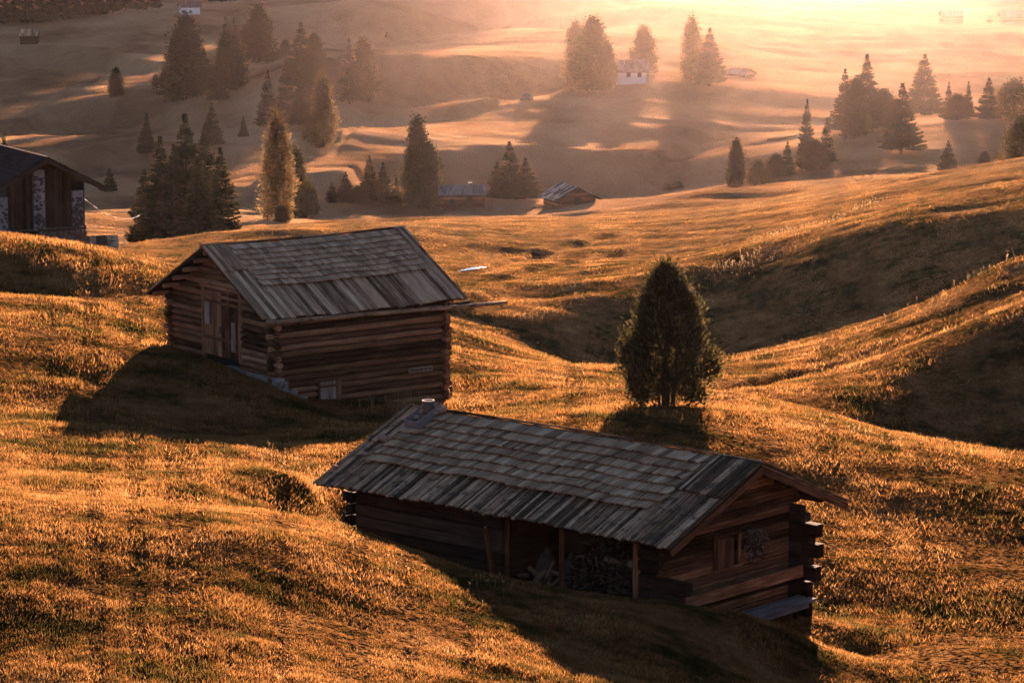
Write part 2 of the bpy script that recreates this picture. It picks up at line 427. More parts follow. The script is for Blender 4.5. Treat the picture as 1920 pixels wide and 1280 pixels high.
# ------------------------------------------------------------------ piecewise mesh builder (every piece keeps its own grain and tone)
class MB:
    def __init__(s): s.V = []; s.Fc = []; s.G = []; s.T = []; s.n = 0
    def _add(s, V, Fs, G, t):
        V = np.asarray(V, float); s.V.append(V); s.G.append(np.asarray(G, float)); s.T.append(np.full(len(V), t))
        s.Fc += [tuple(i + s.n for i in f) for f in Fs]; s.n += len(V)
    def box(s, O, A, B, C, var=None, jit=0.0, flare=0.0):
        """a board: corner O, length A, width B, thickness C"""
        O, A, B, C = (np.array(q, float) for q in (O, A, B, C))
        off = rng.random(3) * 60; lA, lB, lC = (np.linalg.norm(q) for q in (A, B, C))
        V = []; G = []
        for k in (0, 1):
            for j in (0, 1):
                for i in (0, 1):
                    V.append(O + A * i + B * j + C * k + (rng.random(3) - .5) * jit); G.append(off + (lA * i, lB * j, lC * k))
        Fs = [(0, 2, 3, 1), (4, 5, 7, 6), (0, 1, 5, 4), (2, 6, 7, 3), (0, 4, 6, 2), (1, 3, 7, 5)]
        if np.dot(np.cross(A, B), C) < 0: Fs = [f[::-1] for f in Fs]
        s._add(V, Fs, G, rng.random() if var is None else var)
    def beam(s, p0, p1, w, h=None, sides=8, segs=3, square=0.0, jit=.04, taper=1.0, var=None, up=(0, 0, 1)):
        """a log or beam from p0 to p1; square 0 round .. 1 hewn"""
        p0, p1 = np.array(p0, float), np.array(p1, float); h = h or w
        d = p1 - p0; L = np.linalg.norm(d); d /= L
        upv = np.array(up, float)
        if abs(np.dot(d, upv)) > .95: upv = np.array((1., 0, 0))
        sx = np.cross(d, upv); sx /= np.linalg.norm(sx); sy = np.cross(sx, d)
        off = rng.random(3) * 60; V = []; G = []; ph = rng.random() * .6
        rj = 1 + (rng.random(sides) - .5) * jit * 1.5
        for k in range(segs + 1):
            f = k / segs; c = p0 + d * L * f
            if 0 < k < segs: c = c + (sx * (rng.random() - .5) + sy * (rng.random() - .5)) * w * jit
            sc_ = (1 + (taper - 1) * f) * (1 + (rng.random() - .5) * jit)
            for j in range(sides):
                a = 2 * math.pi * (j + .5) / sides + (0 if square else ph)
                ca, sa = math.cos(a), math.sin(a)
                if square:
                    m = max(abs(ca), abs(sa)); q = square / m * .96 + (1 - square); ca, sa = ca * q, sa * q
                V.append(c + sx * ca * w / 2 * sc_ * rj[j] + sy * sa * h / 2 * sc_ * rj[j]); G.append(off + (L * f, a * w / 2, 0))
        Fs = []
        for k in range(segs):
            for j in range(sides):
                a, b = k * sides + j, k * sides + (j + 1) % sides
                Fs.append((a, b, b + sides, a + sides))
        Fs.append(tuple(range(sides))[::-1]); Fs.append(tuple(range(segs * sides, segs * sides + sides)))
        s._add(V, Fs, G, rng.random() if var is None else var)
    def prism(s, pts, ex, var=None):
        """flat outline pts pushed along ex"""
        P = [np.array(p, float) for p in pts]; ex = np.array(ex, float); n = len(P); off = rng.random(3) * 60
        V = P + [p + ex for p in P]; Fs = [tuple(range(n))[::-1], tuple(range(n, 2 * n))] + [(i, (i + 1) % n, n + (i + 1) % n, n + i) for i in range(n)]
        nn = np.cross(P[1] - P[0], P[2] - P[1])
        if np.dot(nn, ex) < 0: Fs = [f[::-1] for f in Fs]
        s._add(V, Fs, [off + p for p in V], rng.random() if var is None else var)
    def blob(s, c, r, var=None, n=1, rough=.25):
        bm = bmesh.new(); bmesh.ops.create_icosphere(bm, subdivisions=n, radius=1.0)
        k = rng.random(3) * 50
        V = []
        for v in bm.verts:
            q = 1 + rough * (rng.random() - .5) * 2
            V.append(np.array(c) + np.array(v.co) * np.array(r) * q)
        Fs = [tuple(x.index for x in f.verts) for f in bm.faces]; bm.free()
        s._add(V, Fs, [k + np.array(v) for v in V], rng.random() if var is None else var)
    def build(s, name, mt, parent=None, smooth_=False):
        me = bpy.data.meshes.new(name)
        me.from_pydata(np.concatenate(s.V).tolist(), [], s.Fc)
        a = me.attributes.new("grain", 'FLOAT_VECTOR', 'POINT'); a.data.foreach_set("vector", np.concatenate(s.G).astype(np.float32).ravel())
        a = me.attributes.new("tone", 'FLOAT', 'POINT'); a.data.foreach_set("value", np.concatenate(s.T).astype(np.float32))
        if smooth_: me.polygons.foreach_set("use_smooth", [True] * len(me.polygons))
        me.materials.append(mt); me.update()
        o = bpy.data.objects.new(name, me); COL.objects.link(o)
        if parent is not None: o.parent = parent
        return o

def wood(name, stops, rough=.9, tone=.45, spec=.04, bstr=.8, bd=.02, moss=None):
    m, t, b = mat(name)
    g = nd(t, "ShaderNodeAttribute", attribute_name="grain").outputs["Vector"]
    tn = nd(t, "ShaderNodeAttribute", attribute_name="tone").outputs["Fac"]
    n1 = noise(t, mapping(t, g, (.9, 16, 16)), 1.0, 4, .6, .4)
    n2 = noise(t, mapping(t, g, (2.2, 60, 60)), 1.0, 3, .6)
    n3 = noise(t, mapping(t, g, (1.3, 3.0, 3.0)), 1.0, 4, .6)
    f = math_(t, 'ADD', math_(t, 'MULTIPLY', n1, .55 - tone * .3), math_(t, 'MULTIPLY', n2, .18))
    f = math_(t, 'ADD', f, math_(t, 'MULTIPLY', n3, .30))
    f = math_(t, 'ADD', f, math_(t, 'MULTIPLY', math_(t, 'SUBTRACT', tn, .5), tone * .55))
    col = ramp(t, f, stops)
    if moss:
        pos = nd(t, "ShaderNodeNewGeometry").outputs["Position"]
        k = ramp(t, noise(t, pos, 3.5, 6, .75), [(.50, (0, 0, 0)), (.60, (.8, .8, .8))])
        col = mix(t, k, col, moss)
    t.links.new(col, b.inputs["Base Color"])
    b.inputs["Roughness"].default_value = rough; b.inputs["Specular IOR Level"].default_value = spec
    hh = math_(t, 'ADD', math_(t, 'MULTIPLY', n1, .6), math_(t, 'MULTIPLY', n2, .5))
    t.links.new(bump(t, hh, bstr, bd), b.inputs["Normal"])
    return m
def up(st, k): return [(p, tuple(min(.8, x * k * q) for x, q in zip(c, (1.36, 1.12, .86)))) for p, c in st]
ROOFW = wood("weathered_roof_wood", up([(.30, (.07, .048, .035)), (.42, (.20, .142, .108)), (.54, (.34, .25, .195)), (.70, (.54, .42, .34))], 1.35), tone=.5)
SHING = wood("weathered_shingle_wood", up([(.30, (.08, .055, .040)), (.42, (.23, .165, .128)), (.54, (.38, .285, .225)), (.70, (.60, .48, .39))], 1.3), tone=.28)
OLDROOF = wood("old_rough_roof_wood", up([(.30, (.04, .029, .021)), (.42, (.14, .103, .077)), (.54, (.27, .205, .155)), (.70, (.45, .36, .29))], 1.45), tone=.55, moss=(.06, .055, .04))
LOGW = wood("brown_log_wood", up([(.30, (.028, .016, .011)), (.43, (.10, .056, .036)), (.55, (.20, .118, .076)), (.70, (.40, .26, .18))], 1.12), tone=.5)
BEAMW = wood("hewn_beam_wood", up([(.30, (.020, .011, .007)), (.43, (.080, .043, .026)), (.56, (.185, .105, .062)), (.70, (.46, .29, .17))], 1.05), tone=.5, bd=.04, bstr=1)
DARKW = wood("dark_plank_wood", [(.30, (.012, .008, .006)), (.45, (.045, .028, .019)), (.6, (.09, .055, .036)), (.72, (.2, .14, .1))], tone=.4)
PALEW = wood("pale_worn_wood", [(.30, (.08, .05, .035)), (.45, (.20, .14, .10)), (.6, (.38, .29, .22)), (.72, (.6, .5, .42))], tone=.4)
GREYW = wood("grey_bench_wood", [(.30, (.05, .042, .038)), (.45, (.12, .105, .095)), (.6, (.24, .21, .19)), (.72, (.4, .36, .33))], tone=.3)
def plain(name, c, rough=.8, sc_=6, var=.5, spec=.3, bd=.03, metallic=0):
    m, t, b = mat(name); pos = nd(t, "ShaderNodeTexCoord").outputs["Object"]
    n = noise(t, pos, sc_, 6, .65)
    tn = nd(t, "ShaderNodeAttribute", attribute_name="tone").outputs["Fac"]
    f = math_(t, 'ADD', math_(t, 'MULTIPLY', n, .8), math_(t, 'MULTIPLY', tn, .25))
    lo = tuple(x * (1 - var) for x in c); hi = tuple(min(1, x * (1 + var * .8)) for x in c)
    t.links.new(ramp(t, f, [(.3, lo), (.52, c), (.75, hi)]), b.inputs["Base Color"])
    b.inputs["Roughness"].default_value = rough; b.inputs["Specular IOR Level"].default_value = spec; b.inputs["Metallic"].default_value = metallic
    t.links.new(bump(t, noise(t, pos, sc_ * 2.5, 5, .7), .6, bd), b.inputs["Normal"])
    return m
STONE = plain("pale_stone", (.24, .20, .165), sc_=3)
DSTONE = plain("dark_field_stone", (.10, .085, .07), sc_=4)
PLASTER = plain("flaking_white_plaster", (.26, .24, .22), sc_=5, var=.4)
TIN = plain("grey_sheet_metal", (.22, .19, .17), rough=.8, metallic=.0, var=.25)
BUCKET = plain("white_bucket_plastic", (.30, .27, .24), rough=.7, var=.15)
IRON = plain("dark_iron", (.03, .025, .022), rough=.6, var=.3)
DARK = plain("inside_shade_black", (.01, .008, .007), var=.2)  # near-black colour stands in for shade indoors and between logs
WHITEW = plain("white_wall_paint", (.80, .78, .75), var=.12)
LATHE = plain("red_brown_roof", (.16, .085, .07), var=.3)

# ------------------------------------------------------------------ a gabled log hut
class Hut:
    """local frame: u along the ridge, v across, z up; o = near corner, u = 0 is the near gable"""
    def __init__(s, name, label, cat, o, ang, mirror, group=None):
        c, sn = math.cos(R(ang)), math.sin(R(ang))
        s.u = np.array((-c, sn, 0) if mirror else (c, sn, 0)); s.v = np.array((sn, c, 0) if mirror else (-sn, c, 0))
        s.o = np.array(o, float); s.z = np.array((0, 0, 1.))
        s.root = empty(name, o); tag(s.root, label, cat, group)
    def P(s, u, v, z): return s.u * u + s.v * v + s.z * z        # local to the root (world-aligned axes)
    def W(s, u, v, z): return s.P(u, v, z) + s.o

def log_wall(h, axis, fixed, a0, a1, z0, z1, lh, mt, ext=.25, square=0.0, name="wall", off=0.0, gable=None, skip=(), thick=None, jit=.05, extf=None, var=(.0, 1), sides=8, segs=4):
    """a stack of logs; axis 'u' or 'v' is the way they lie; gable(z) gives the run at height z; skip = openings (a0, a1, z0, z1)"""
    b = MB(); z = z1 - lh / 2 - off * lh; k = 0; th = thick or lh * 1.1
    while z > z0 - lh * .3:
        hh = lh * (.93 + .06 * (rng.random() - .5))
        e0 = ext + (rng.random() - .5) * ext * .5; e1 = ext + (rng.random() - .5) * ext * .5
        if extf: e0, e1 = extf(k)
        lo, hi = a0 - e0, a1 + e1
        runs = [(lo, hi)]
        for s0, s1, y0, y1 in skip:
            if y0 < z < y1:
                nr = []
                for r0, r1 in runs:
                    if s1 <= r0 or s0 >= r1: nr.append((r0, r1))
                    else:
                        if s0 > r0: nr.append((r0, s0))
                        if s1 < r1: nr.append((s1, r1))
                runs = nr
        for r0, r1 in runs:
            f2 = fixed + (rng.random() - .5) * .02
            p0, p1 = (h.P(r0, f2, z), h.P(r1, f2, z)) if axis == 'u' else (h.P(f2, r0, z), h.P(f2, r1, z))
            b.beam(p0, p1, th, hh * 1.0, sides=sides, segs=segs, square=square, jit=jit, var=var[0] + rng.random() * (var[1] - var[0]))
        z -= lh; k += 1
    # the gable triangle above z1
    if gable:
        z = z1 + lh / 2 - off * lh
        while True:
            lo, hi = gable(z + lh * .35)
            if hi - lo < .25: break
            p0, p1 = (h.P(fixed, lo, z), h.P(fixed, hi, z))
            b.beam(p0, p1, th, lh, sides=sides, segs=segs, square=square, jit=jit, var=var[0] + rng.random() * (var[1] - var[0]))
            z += lh
    q = MB(); A = (lambda a, z: h.P(a, fixed + (.0 if fixed > .5 else .03), z)) if axis == 'u' else (lambda a, z: h.P(fixed + (-.03 if fixed > 1 else .03), a, z))
    pts = [A(a0, z0 - .3), A(a1, z0 - .3), A(a1, z1)]
    if gable:
        zz = z1
        while gable(zz)[1] - gable(zz)[0] > .1: zz += .05
        l_, r_ = gable(z1); pts = [A(a0, z0 - .3), A(a1, z0 - .3), A(min(r_, a1), z1), A((gable(zz)[0] + gable(zz)[1]) / 2, zz - .1), A(max(l_, a0), z1)]
    else: pts.append(A(a0, z1))
    q.prism(pts, (h.v if axis == 'u' else h.u) * (.03 if fixed < 1 else -.03), var=0)
    o = b.build(name, mt, h.root); q.build("gap_shade_sheet", DARK, o)  # black sheet behind the logs, put in to darken the gaps like shade
    return o

def roof(h, u0, u1, v0, v1, ze, zr, mt, smt, panel, borders, plank=.19, courses=8, shing=.22, sag=.0, th=.035, backplank=.4, overb=0.0):
    """two slopes from ridge (zr) to eaves (ze); panel (s0, s1, t0, t1): the shingle field in fractions of the near slope"""
    vm = (v0 + v1) / 2
    def slope(side):
        ve = v0 if side == 0 else v1
        d = h.P(0, ve - vm, ze - zr); L = np.linalg.norm(d); d = d / L
        n = np.cross(h.u, d); n = n / np.linalg.norm(n)
        if n[2] < 0: n = -n
        return d, L, n
    rt = None
    base = MB(); bm_ = MB()
    for side in (0, 1):
        d, L, n = slope(side)
        def pt(u, t, k, d=d, n=n, L=L):
            sg = -sag * math.sin(math.pi * (u - u0) / (u1 - u0)) + .02 * math.sin(u * 2.3) * min(1, t / L * 2)
            return h.P(u, vm, zr + sg) + d * t + n * k
        # under deck
        N = 8
        for i in range(N):
            ua, ub = u0 + .03 + (u1 - u0 - .06) * i / N, u0 + .03 + (u1 - u0 - .06) * (i + 1) / N
            A, B, C, D = pt(ua, 0, -.05), pt(ub, 0, -.05), pt(ub, L - .05, -.05), pt(ua, L - .05, -.05)
            base.prism([A, B, C, D], -n * .03, var=.3)
        # long boards
        u = u0; pk = plank if side == 0 else backplank
        while u < u1 - .03:
            wdt = min(pk * (.7 + .6 * rng.random()), u1 - u)
            k = -.04 + .012 * rng.random() + (.018 if int(u * 7) % 2 else 0); e = L + (rng.random() - .5) * .07
            O = pt(u + .006, .02, k); A = pt(u + .006, e, k + (rng.random() - .5) * .012) - O; B = pt(u + wdt - .006, .02, k + (rng.random() - .5) * .01) - O
            bm_.box(O, A, B, n * th, jit=.006); u += wdt
        # upper short boards at the ends of the slope
        if side == 0:
            for s0, s1, t1 in borders:
                u = u0 + (u1 - u0) * s0; ue = u0 + (u1 - u0) * s1
                while u < ue - .02:
                    wdt = min(plank * (.7 + .6 * rng.random()), ue - u); e = L * t1 + (rng.random() - .5) * .06
                    k = .012 + .012 * rng.random()
                    O = pt(u + .006, -.03, k); A = pt(u + .006, e, k + .02) - O; B = pt(u + wdt - .006, -.03, k) - O
                    bm_.box(O, A, B, n * th, jit=.008); u += wdt
    rt = base.build("roof", DARKW, h.root)
    bm_.build("roof_board", mt, rt)["kind"] = "stuff"
    # shingle field
    d, L, n = slope(0)
    sg = MB(); s0, s1, t0, t1 = panel
    for c in range(courses):
        tb = L * (t0 + (t1 - t0) * (c + 1) / courses); tl = L * (t1 - t0) / courses
        ua = u0 + (u1 - u0) * s0 + (rng.random() - .5) * .1; ue = u0 + (u1 - u0) * s1 + (rng.random() - .5) * .1
        u = ua; run = 0; step = 0
        while u < ue - .04:
            wdt = min(shing * (.5 + .9 * rng.random()), ue - u)
            if run <= 0: run = rng.integers(3, 9); step = (rng.random() - .5) * .035
            run -= 1
            e = tb + step + (rng.random() - .5) * .018
            kk = .075 + .016 * rng.random(); top = tb - tl * 1.25
            def pt(u, t, k):
                s_ = -sag * math.sin(math.pi * (u - u0) / (u1 - u0)) + .02 * math.sin(u * 2.3) * min(1, t / L * 2)
                return h.P(u, vm, zr + s_) + d * t + n * k
            O = pt(u + .004, max(top, .0), .005); A = pt(u + .004, e, kk) - O; B = pt(u + wdt - .004, max(top, 0), .005 + .008 * rng.random()) - O
            sg.box(O, A, B, n * .034, jit=.01); u += wdt
    sg.build("shingle_field", smt, rt)
    # ridge boards: the far side stands a little proud of the near one
    rb = MB(); u = u0 - .02
    while u < u1:
        l = min(1.6 + rng.random(), u1 + .04 - u)
        d1, L1, n1 = slope(1)
        zz = lambda uu: zr - sag * math.sin(math.pi * min(1, max(0, (uu - u0) / (u1 - u0))))
        O = h.P(u, vm, zz(u) + .035) - d1 * .07; A = h.P(u + l - .01, vm, zz(u + l) + .035) - d1 * .07 - O
        rb.box(O, A, d1 * .22, n1 * .03, jit=.015); u += l
    rb.build("ridge_board", mt, rt)
    return rt, slope
# ------------------------------------------------------------------ the log barn in the middle distance
def build_barn():
    OX, OY, OZ = -7.506, 107.0, CZ - 16.495
    L, W = 6.54, 6.15
    h = Hut("log_barn", "square brown log barn with grey shingle roof, long gutter pole and tall plank door", "barn", (OX, OY, OZ), 36.8, False)
    u0, u1, v0, v1, ze, zr = -.77, L + .64, -.51, W + .51, 0.0, 1.916
    m = (zr - ze) / (W / 2 + .51); vm = W / 2
    tri = lambda z: (max(-.05, (z - ze) / m - .51 + .12), min(W + .05, W + .51 - (z - ze) / m - .12))
    zt = .12
    log_wall(h, 'v', 0.0, 0, W, -2.05, zt, .2, LOGW, ext=.26, gable=tri, skip=[(1.95, 4.12, -2.2, .5)], jit=.06)
    log_wall(h, 'u', 0.0, 0, L, -3.7, zt - .1, .2, LOGW, ext=.26, skip=[(1.56, 2.42, -3.3, -2.28)], jit=.06)
    log_wall(h, 'v', L, 0, W, -3.7, zt, .2, LOGW, ext=.26, gable=tri, jit=.06)
    log_wall(h, 'u', W, 0, L, -2.6, zt - .1, .2, LOGW, ext=.26, jit=.06)
    rt, sl = roof(h, u0, u1, v0, v1, ze, zr, ROOFW, SHING, (.115, .93, .03, .60), [(0, .115, .36), (.93, 1, .28)], plank=.16, courses=8, shing=.18, sag=.05)
    # round purlins carrying the roof, their ends showing under the gable overhang
    for k, f in enumerate((.06, .24, .42, .60, .80)):
        for sd_ in ((-1, 1)):
            v = vm + sd_ * (W / 2 + .4) * (1 - f); z = zr - (abs(v - vm)) * m - .17
            b = MB(); b.beam(h.P(u0 + .14, v, z), h.P(u1 - .14, v, z), .17, sides=10, segs=3, var=.9)
            b.build("purlin", LOGW, h.root, True)
    b = MB(); b.beam(h.P(u0 + .1, vm, zr - .2), h.P(u1 - .1, vm, zr - .2), .2, sides=10, var=.9); b.build("ridge_pole", LOGW, h.root, True)
    # tall double door of upright boards
    b = MB(); v = 1.98
    while v < 4.05:
        wd = min(.24 * (.8 + .4 * rng.random()), 4.09 - v); top = min(.42, (W + .51 - 0 - v) * 9) - (rng.random()) * .04
        b.box(h.P(-.06, v + .006, -1.62 - .1), h.P(0, 0, 1.62 + .1 + top), h.P(0, wd - .012, 0), h.P(-.035, 0, 0), jit=.006); v += wd
    d = b.build("door", LOGW, h.root)
    for z in (-.02, -1.2):
        b = MB(); b.box(h.P(-.105, 2.0, z), h.P(0, 2.04, 0), h.P(0, 0, .1), h.P(-.03, 0, 0), var=.5); b.build("door_batten", LOGW, d)
    b = MB(); b.box(h.P(-.14, 3.62, -.72), h.P(0, 0, .72), h.P(0, .3, 0), h.P(-.03, 0, 0), var=1.0); b.build("patch_board", PALEW, d)
    b = MB(); b.box(h.P(-.14, 2.1, -1.45), h.P(0, 0, .95), h.P(0, .22, 0), h.P(-.03, 0, 0), var=.8); b.build("patch_board", PALEW, d)
    b = MB(); b.beam(h.P(-.15, 3.0, -.95), h.P(-.15, 3.0, -.72), .04, sides=6, segs=1); b.build("door_handle", IRON, d)
    b = MB()
    for v in (1.9, 4.14): b.beam(h.P(-.04, v, -1.75), h.P(-.04, v, .5), .15, .2, square=1, segs=3)
    b.beam(h.P(-.05, 1.75, .52), h.P(-.05, 4.3, .52), .16, .2, square=1, segs=2)
    b.build("door_frame", LOGW, h.root)
    # low hatch in the long wall
    b = MB()
    u = 1.66
    while u < 2.3:
        wd = min(.17, 2.3 - u); b.box(h.P(u + .005, -.02, -2.92), h.P(0, 0, .62), h.P(wd - .01, 0, 0), h.P(0, -.03, 0), jit=.01, var=.5 + .5 * rng.random()); u += wd
    ht = b.build("hatch", PALEW, h.root)
    b = MB(); b.box(h.P(1.68, -.055, -2.5), h.P(.6, 0, 0), h.P(0, 0, .07), h.P(0, -.02, 0), var=.4); b.build("hatch_batten", LOGW, ht)
    b = MB()
    for u in (1.58, 2.38): b.beam(h.P(u, -.06, -3.1), h.P(u, -.06, -2.26), .14, .16, square=1, segs=1)
    b.beam(h.P(1.5, -.06, -2.24), h.P(2.46, -.06, -2.24), .12, .12, square=1, segs=1)
    b.build("hatch_frame", LOGW, h.root)
    # peg board
    b = MB(); b.box(h.P(5.05, -.15, -2.36), h.P(.95, 0, 0), h.P(0, 0, .17), h.P(0, -.03, 0), var=.8); pb = b.build("peg_board", PALEW, h.root)
    for k in range(5):
        b = MB(); b.beam(h.P(5.16 + k * .18, -.17, -2.27), h.P(5.16 + k * .18, -.26, -2.25), .05, sides=6, segs=1, var=.1); b.build("peg", IRON, pb)
    # gutter pole on hooks
    b = MB(); b.beam(h.P(-.72, -.62, -.10), h.P(L + 2.15, -.60, -.30), .15, sides=10, segs=9, jit=.05, taper=.8, var=.55)
    gp = b.build("gutter_pole", OLDROOF, h.root, True)
    for u in (.5, 2.9, 5.3, L + .3):
        b = MB(); b.beam(h.P(u, -.02, -.12), h.P(u, -.70, -.24 - .02 * u), .07, sides=6, segs=2, var=.3); b.build("gutter_hook", LOGW, gp)
    # wooden cleats and loose ends at the right of the long wall
    b = MB()
    for k, (u, v, z, r) in enumerate(((L + .5, -.3, -.22, .3), (L + .35, -.4, -.30, .26))):
        b.beam(h.P(u - .5, v, z), h.P(u + r, v - .1, z + .05), .09, square=1, segs=1)
    b.build("bracket", LOGW, h.root)
    # stone footing under the gable and round the near corner
    b = MB(); v = -.35
    while v < W + .3:
        l = .35 + .3 * rng.random(); zt_ = -2.02 + .06 * rng.random()
        zb = -2.2 - .45 * max(0, 1 - v / 1.2)
        b.box(h.P(-.2, v, zb - .3), h.P(0, l - .015, 0), h.P(.35, 0, 0), h.P(0, 0, zt_ - zb + .3), jit=.05); v += l
    for k, (u, w_, z0, z1) in enumerate(((-.15, .4, -3.0, -2.1), (.25, .35, -3.1, -2.42), (.55, .4, -3.2, -2.66), (.9, .35, -3.3, -2.86), (-.35, .25, -2.9, -2.3))):
        b.box(h.P(u, -.38, z0), h.P(w_, 0, 0), h.P(0, .4, 0), h.P(0, 0, z1 - z0), jit=.08)
        b.blob(h.P(u + .2, -.36, z1 - .06), (.17, .16, .12), rough=.2)
    b.build("stone_footing", STONE, h.root)
    # loft floor and the dark inside are closed by the walls
    b = MB(); b.box(h.P(.1, .1, -3.6), h.P(L - .2, 0, 0), h.P(0, W - .2, 0), h.P(0, 0, 1.2), var=0); b.build("floor", DARKW, h.root)
    return h
barn = build_barn()

# ------------------------------------------------------------------ the long low hut in front
CORNW = wood('dark_beam_end_wood', [(.30, (.012, .007, .005)), (.45, (.040, .022, .014)), (.6, (.085, .05, .032)), (.75, (.15, .10, .07))], tone=.4)  # beam wood darkened in colour so the sunlit ends look shaded
def build_hut():
    L, W = 9.47, 4.55
    h = Hut("log_hut", "long low log hut with sagging shingle roof, open wood store and bench, nearest building", "hut", (3.466, 72.0, CZ - 16.027), 41.3, True)
    u0, u1, v0, v1, ze, zr = -.333, L + .835, -.57, 5.945, 0.0, 1.353
    vm = (v0 + v1) / 2; m = (zr - ze) / (vm - v0)
    zt = .10; bu0, bu1 = .95, 4.85         # open bay between these
    tri = lambda z: (max(-.02, (z - ze) / m + v0 + .1), min(W + .3, v1 - (z - ze) / m - .1))
    # near gable, hewn beams
    ug = .32
    log_wall(h, 'v', ug, 0, W, -2.9, zt, .185, BEAMW, ext=.05, square=.85, gable=tri, skip=[(1.70, 2.62, -.95, -.28)], jit=.05, sides=12, segs=7, thick=.2)
    # long front wall, solid part, then the ends of its beams at the near corner
    log_wall(h, 'u', 0.0, bu1, L, -2.3, zt, .27, DARKW, ext=.22, square=.85, sides=12, thick=.2, extf=lambda k: (.0, .22 + .1 * (k % 2)), segs=6)
    log_wall(h, 'v', L, 0, W, -2.3, zt, .27, DARKW, ext=.22, square=.85, gable=tri, sides=12, thick=.2)
    log_wall(h, 'u', W, 0, L, -2.9, zt, .27, DARKW, square=.85, sides=12, thick=.2, extf=lambda k: (.1, .2))
    b = MB()      # big beam ends that stand out at the right corner
    for k, (z, hh, e) in enumerate(((-.16, .22, .30), (-.42, .30, .62), (-.64, .20, .45), (-.88, .33, .66), (-1.14, .22, .42), (-1.42, .36, .60), (-1.72, .22, .40))):
        b.beam(h.P(.9, W + .02, z), h.P(-e + .1, W + .02 + .03 * (k % 2), z - .01), .24, hh * .97, sides=12, square=.92, segs=3, jit=.05, var=.2 + .5 * rng.random())
    b.box(h.P(-.28, W - .05, -3.0), h.P(0, 0, 1.2), h.P(.9, 0, 0), h.P(0, .2, 0), var=.05)
    b.build("corner_beam", CORNW, h.root)
    b = MB()      # and the low ones at the left corner
    for z, hh, e in ((-.95, .30, .50), (-1.24, .24, .30), (-1.5, .3, .28)):
        b.beam(h.P(.85, -.02, z), h.P(-e, -.05, z - .02), .22, hh, sides=12, square=.92, segs=3, jit=.05, var=.3 + .4 * rng.random())
    for z, hh in ((-.1, .24), (-.36, .25), (-.62, .25)):
        b.beam(h.P(.95, .02, z), h.P(.36, .0, z), .18, hh, sides=12, square=.92, segs=2, jit=.05, var=.2)
    b.box(h.P(.30, -.08, -2.6), h.P(0, 0, 1.15), h.P(.6, 0, 0), h.P(0, .2, 0), var=.05)
    b.build("corner_beam", CORNW, h.root)
    rt, sl = roof(h, u0, u1, v0, v1, ze, zr, OLDROOF, SHING2, (.125, .93, .05, .70), [(0, .125, .43), (.925, 1, .45)], plank=.10, courses=7, shing=.17, sag=-.05)
    # barge boards on the near gable
    for s in (0, 1):
        d, Ls, n = sl(s)
        b = MB(); O = h.P(u0 - .035, vm, zr - .02) + d * .0
        b.box(O - n * .19, d * (Ls - .02), h.P(.032, 0, 0), n * .15, var=.55); b.build("barge_board", BEAMW, h.root)
    d, Ls, n = sl(1)
    b = MB(); O = h.P(u0 - .05, vm, zr + .045)       # doubled boards on the far slope edge
    b.box(O, d * (Ls * .42), h.P(.5, 0, 0), n * .035, jit=.01); b.box(O + d * (Ls * .36) - n * .045, d * (Ls * .66), h.P(.5, 0, 0), n * .035, jit=.01)
    b.build("edge_board", OLDROOF, rt)
    # purlins and wall plate
    for v, z in ((vm, zr - .2), (.0, .02), (v1 - .9, zr - (v1 - .9 - vm) * m - .18), (1.2, zr - (vm - 1.2) * m - .18)):
        b = MB(); b.beam(h.P(u0 + .08, v, z), h.P(u1 - .1, v, z), .17, .17, square=.8, sides=12, segs=4, var=.2); b.build("purlin", BEAMW, h.root)
    # open wood store: back wall, floor, posts
    b = MB(); z = -1.95
    while z < zt:
        b.box(h.P(bu0 - .1, 2.0, z), h.P(bu1 - bu0 + .4, 0, 0), h.P(0, .05, 0), h.P(0, 0, .22), jit=.01); z += .23
    b.build("inner_wall", DARKW, h.root)
    b = MB(); b.box(h.P(.75, .1, -2.4), h.P(0, 1.95, 0), h.P(.12, 0, 0), h.P(0, 0, 2.4), var=.1); b.build("side_wall", DARKW, h.root)
    b = MB(); b.box(h.P(bu1 + .02, .1, -2.3), h.P(0, 1.95, 0), h.P(.12, 0, 0), h.P(0, 0, 2.3), var=.1); b.build("side_wall", DARKW, h.root)
    for u, r, c in ((.98, .17, .75), (3.12, .12, .35), (4.72, .10, .3)):
        b = MB(); b.beam(h.P(u, -.03, -2.05), h.P(u + .02, -.02, .02), r, r, square=.8, sides=12, segs=4, var=c); b.build("post", BEAMW, h.root)
    # window with its board shutter
    wf = MB()
    for v in (1.72, 2.6): wf.beam(h.P(ug - .12, v, -.98), h.P(ug - .12, v, -.24), .07, .07, square=1, segs=1, sides=8)
    wf.beam(h.P(ug - .13, 1.66, -.99), h.P(ug - .13, 2.68, -.99), .08, .09, square=1, segs=1, sides=8, var=.9); wf.beam(h.P(ug - .12, 1.66, -.23), h.P(ug - .12, 2.68, -.23), .06, .07, square=1, segs=1, sides=8)
    win = wf.build("window_frame", BEAMW, h.root)
    b = MB()
    for k in range(4): b.box(h.P(ug - .17, 1.72 + k * .145, -.95), h.P(0, 0, .70 - .02 * (k % 2)), h.P(0, .135, 0), h.P(-.03, 0, 0), jit=.008, var=.3 + .5 * rng.random())
    b.build("shutter", BEAMW, win)
    b = MB(); b.box(h.P(ug + .06, 1.7, -.95), h.P(0, .92, 0), h.P(0, 0, .7), h.P(.02, 0, 0), var=0); b.build("opening_shade_sheet", DARK, win)  # black sheet stands in for the unlit room behind the shutter
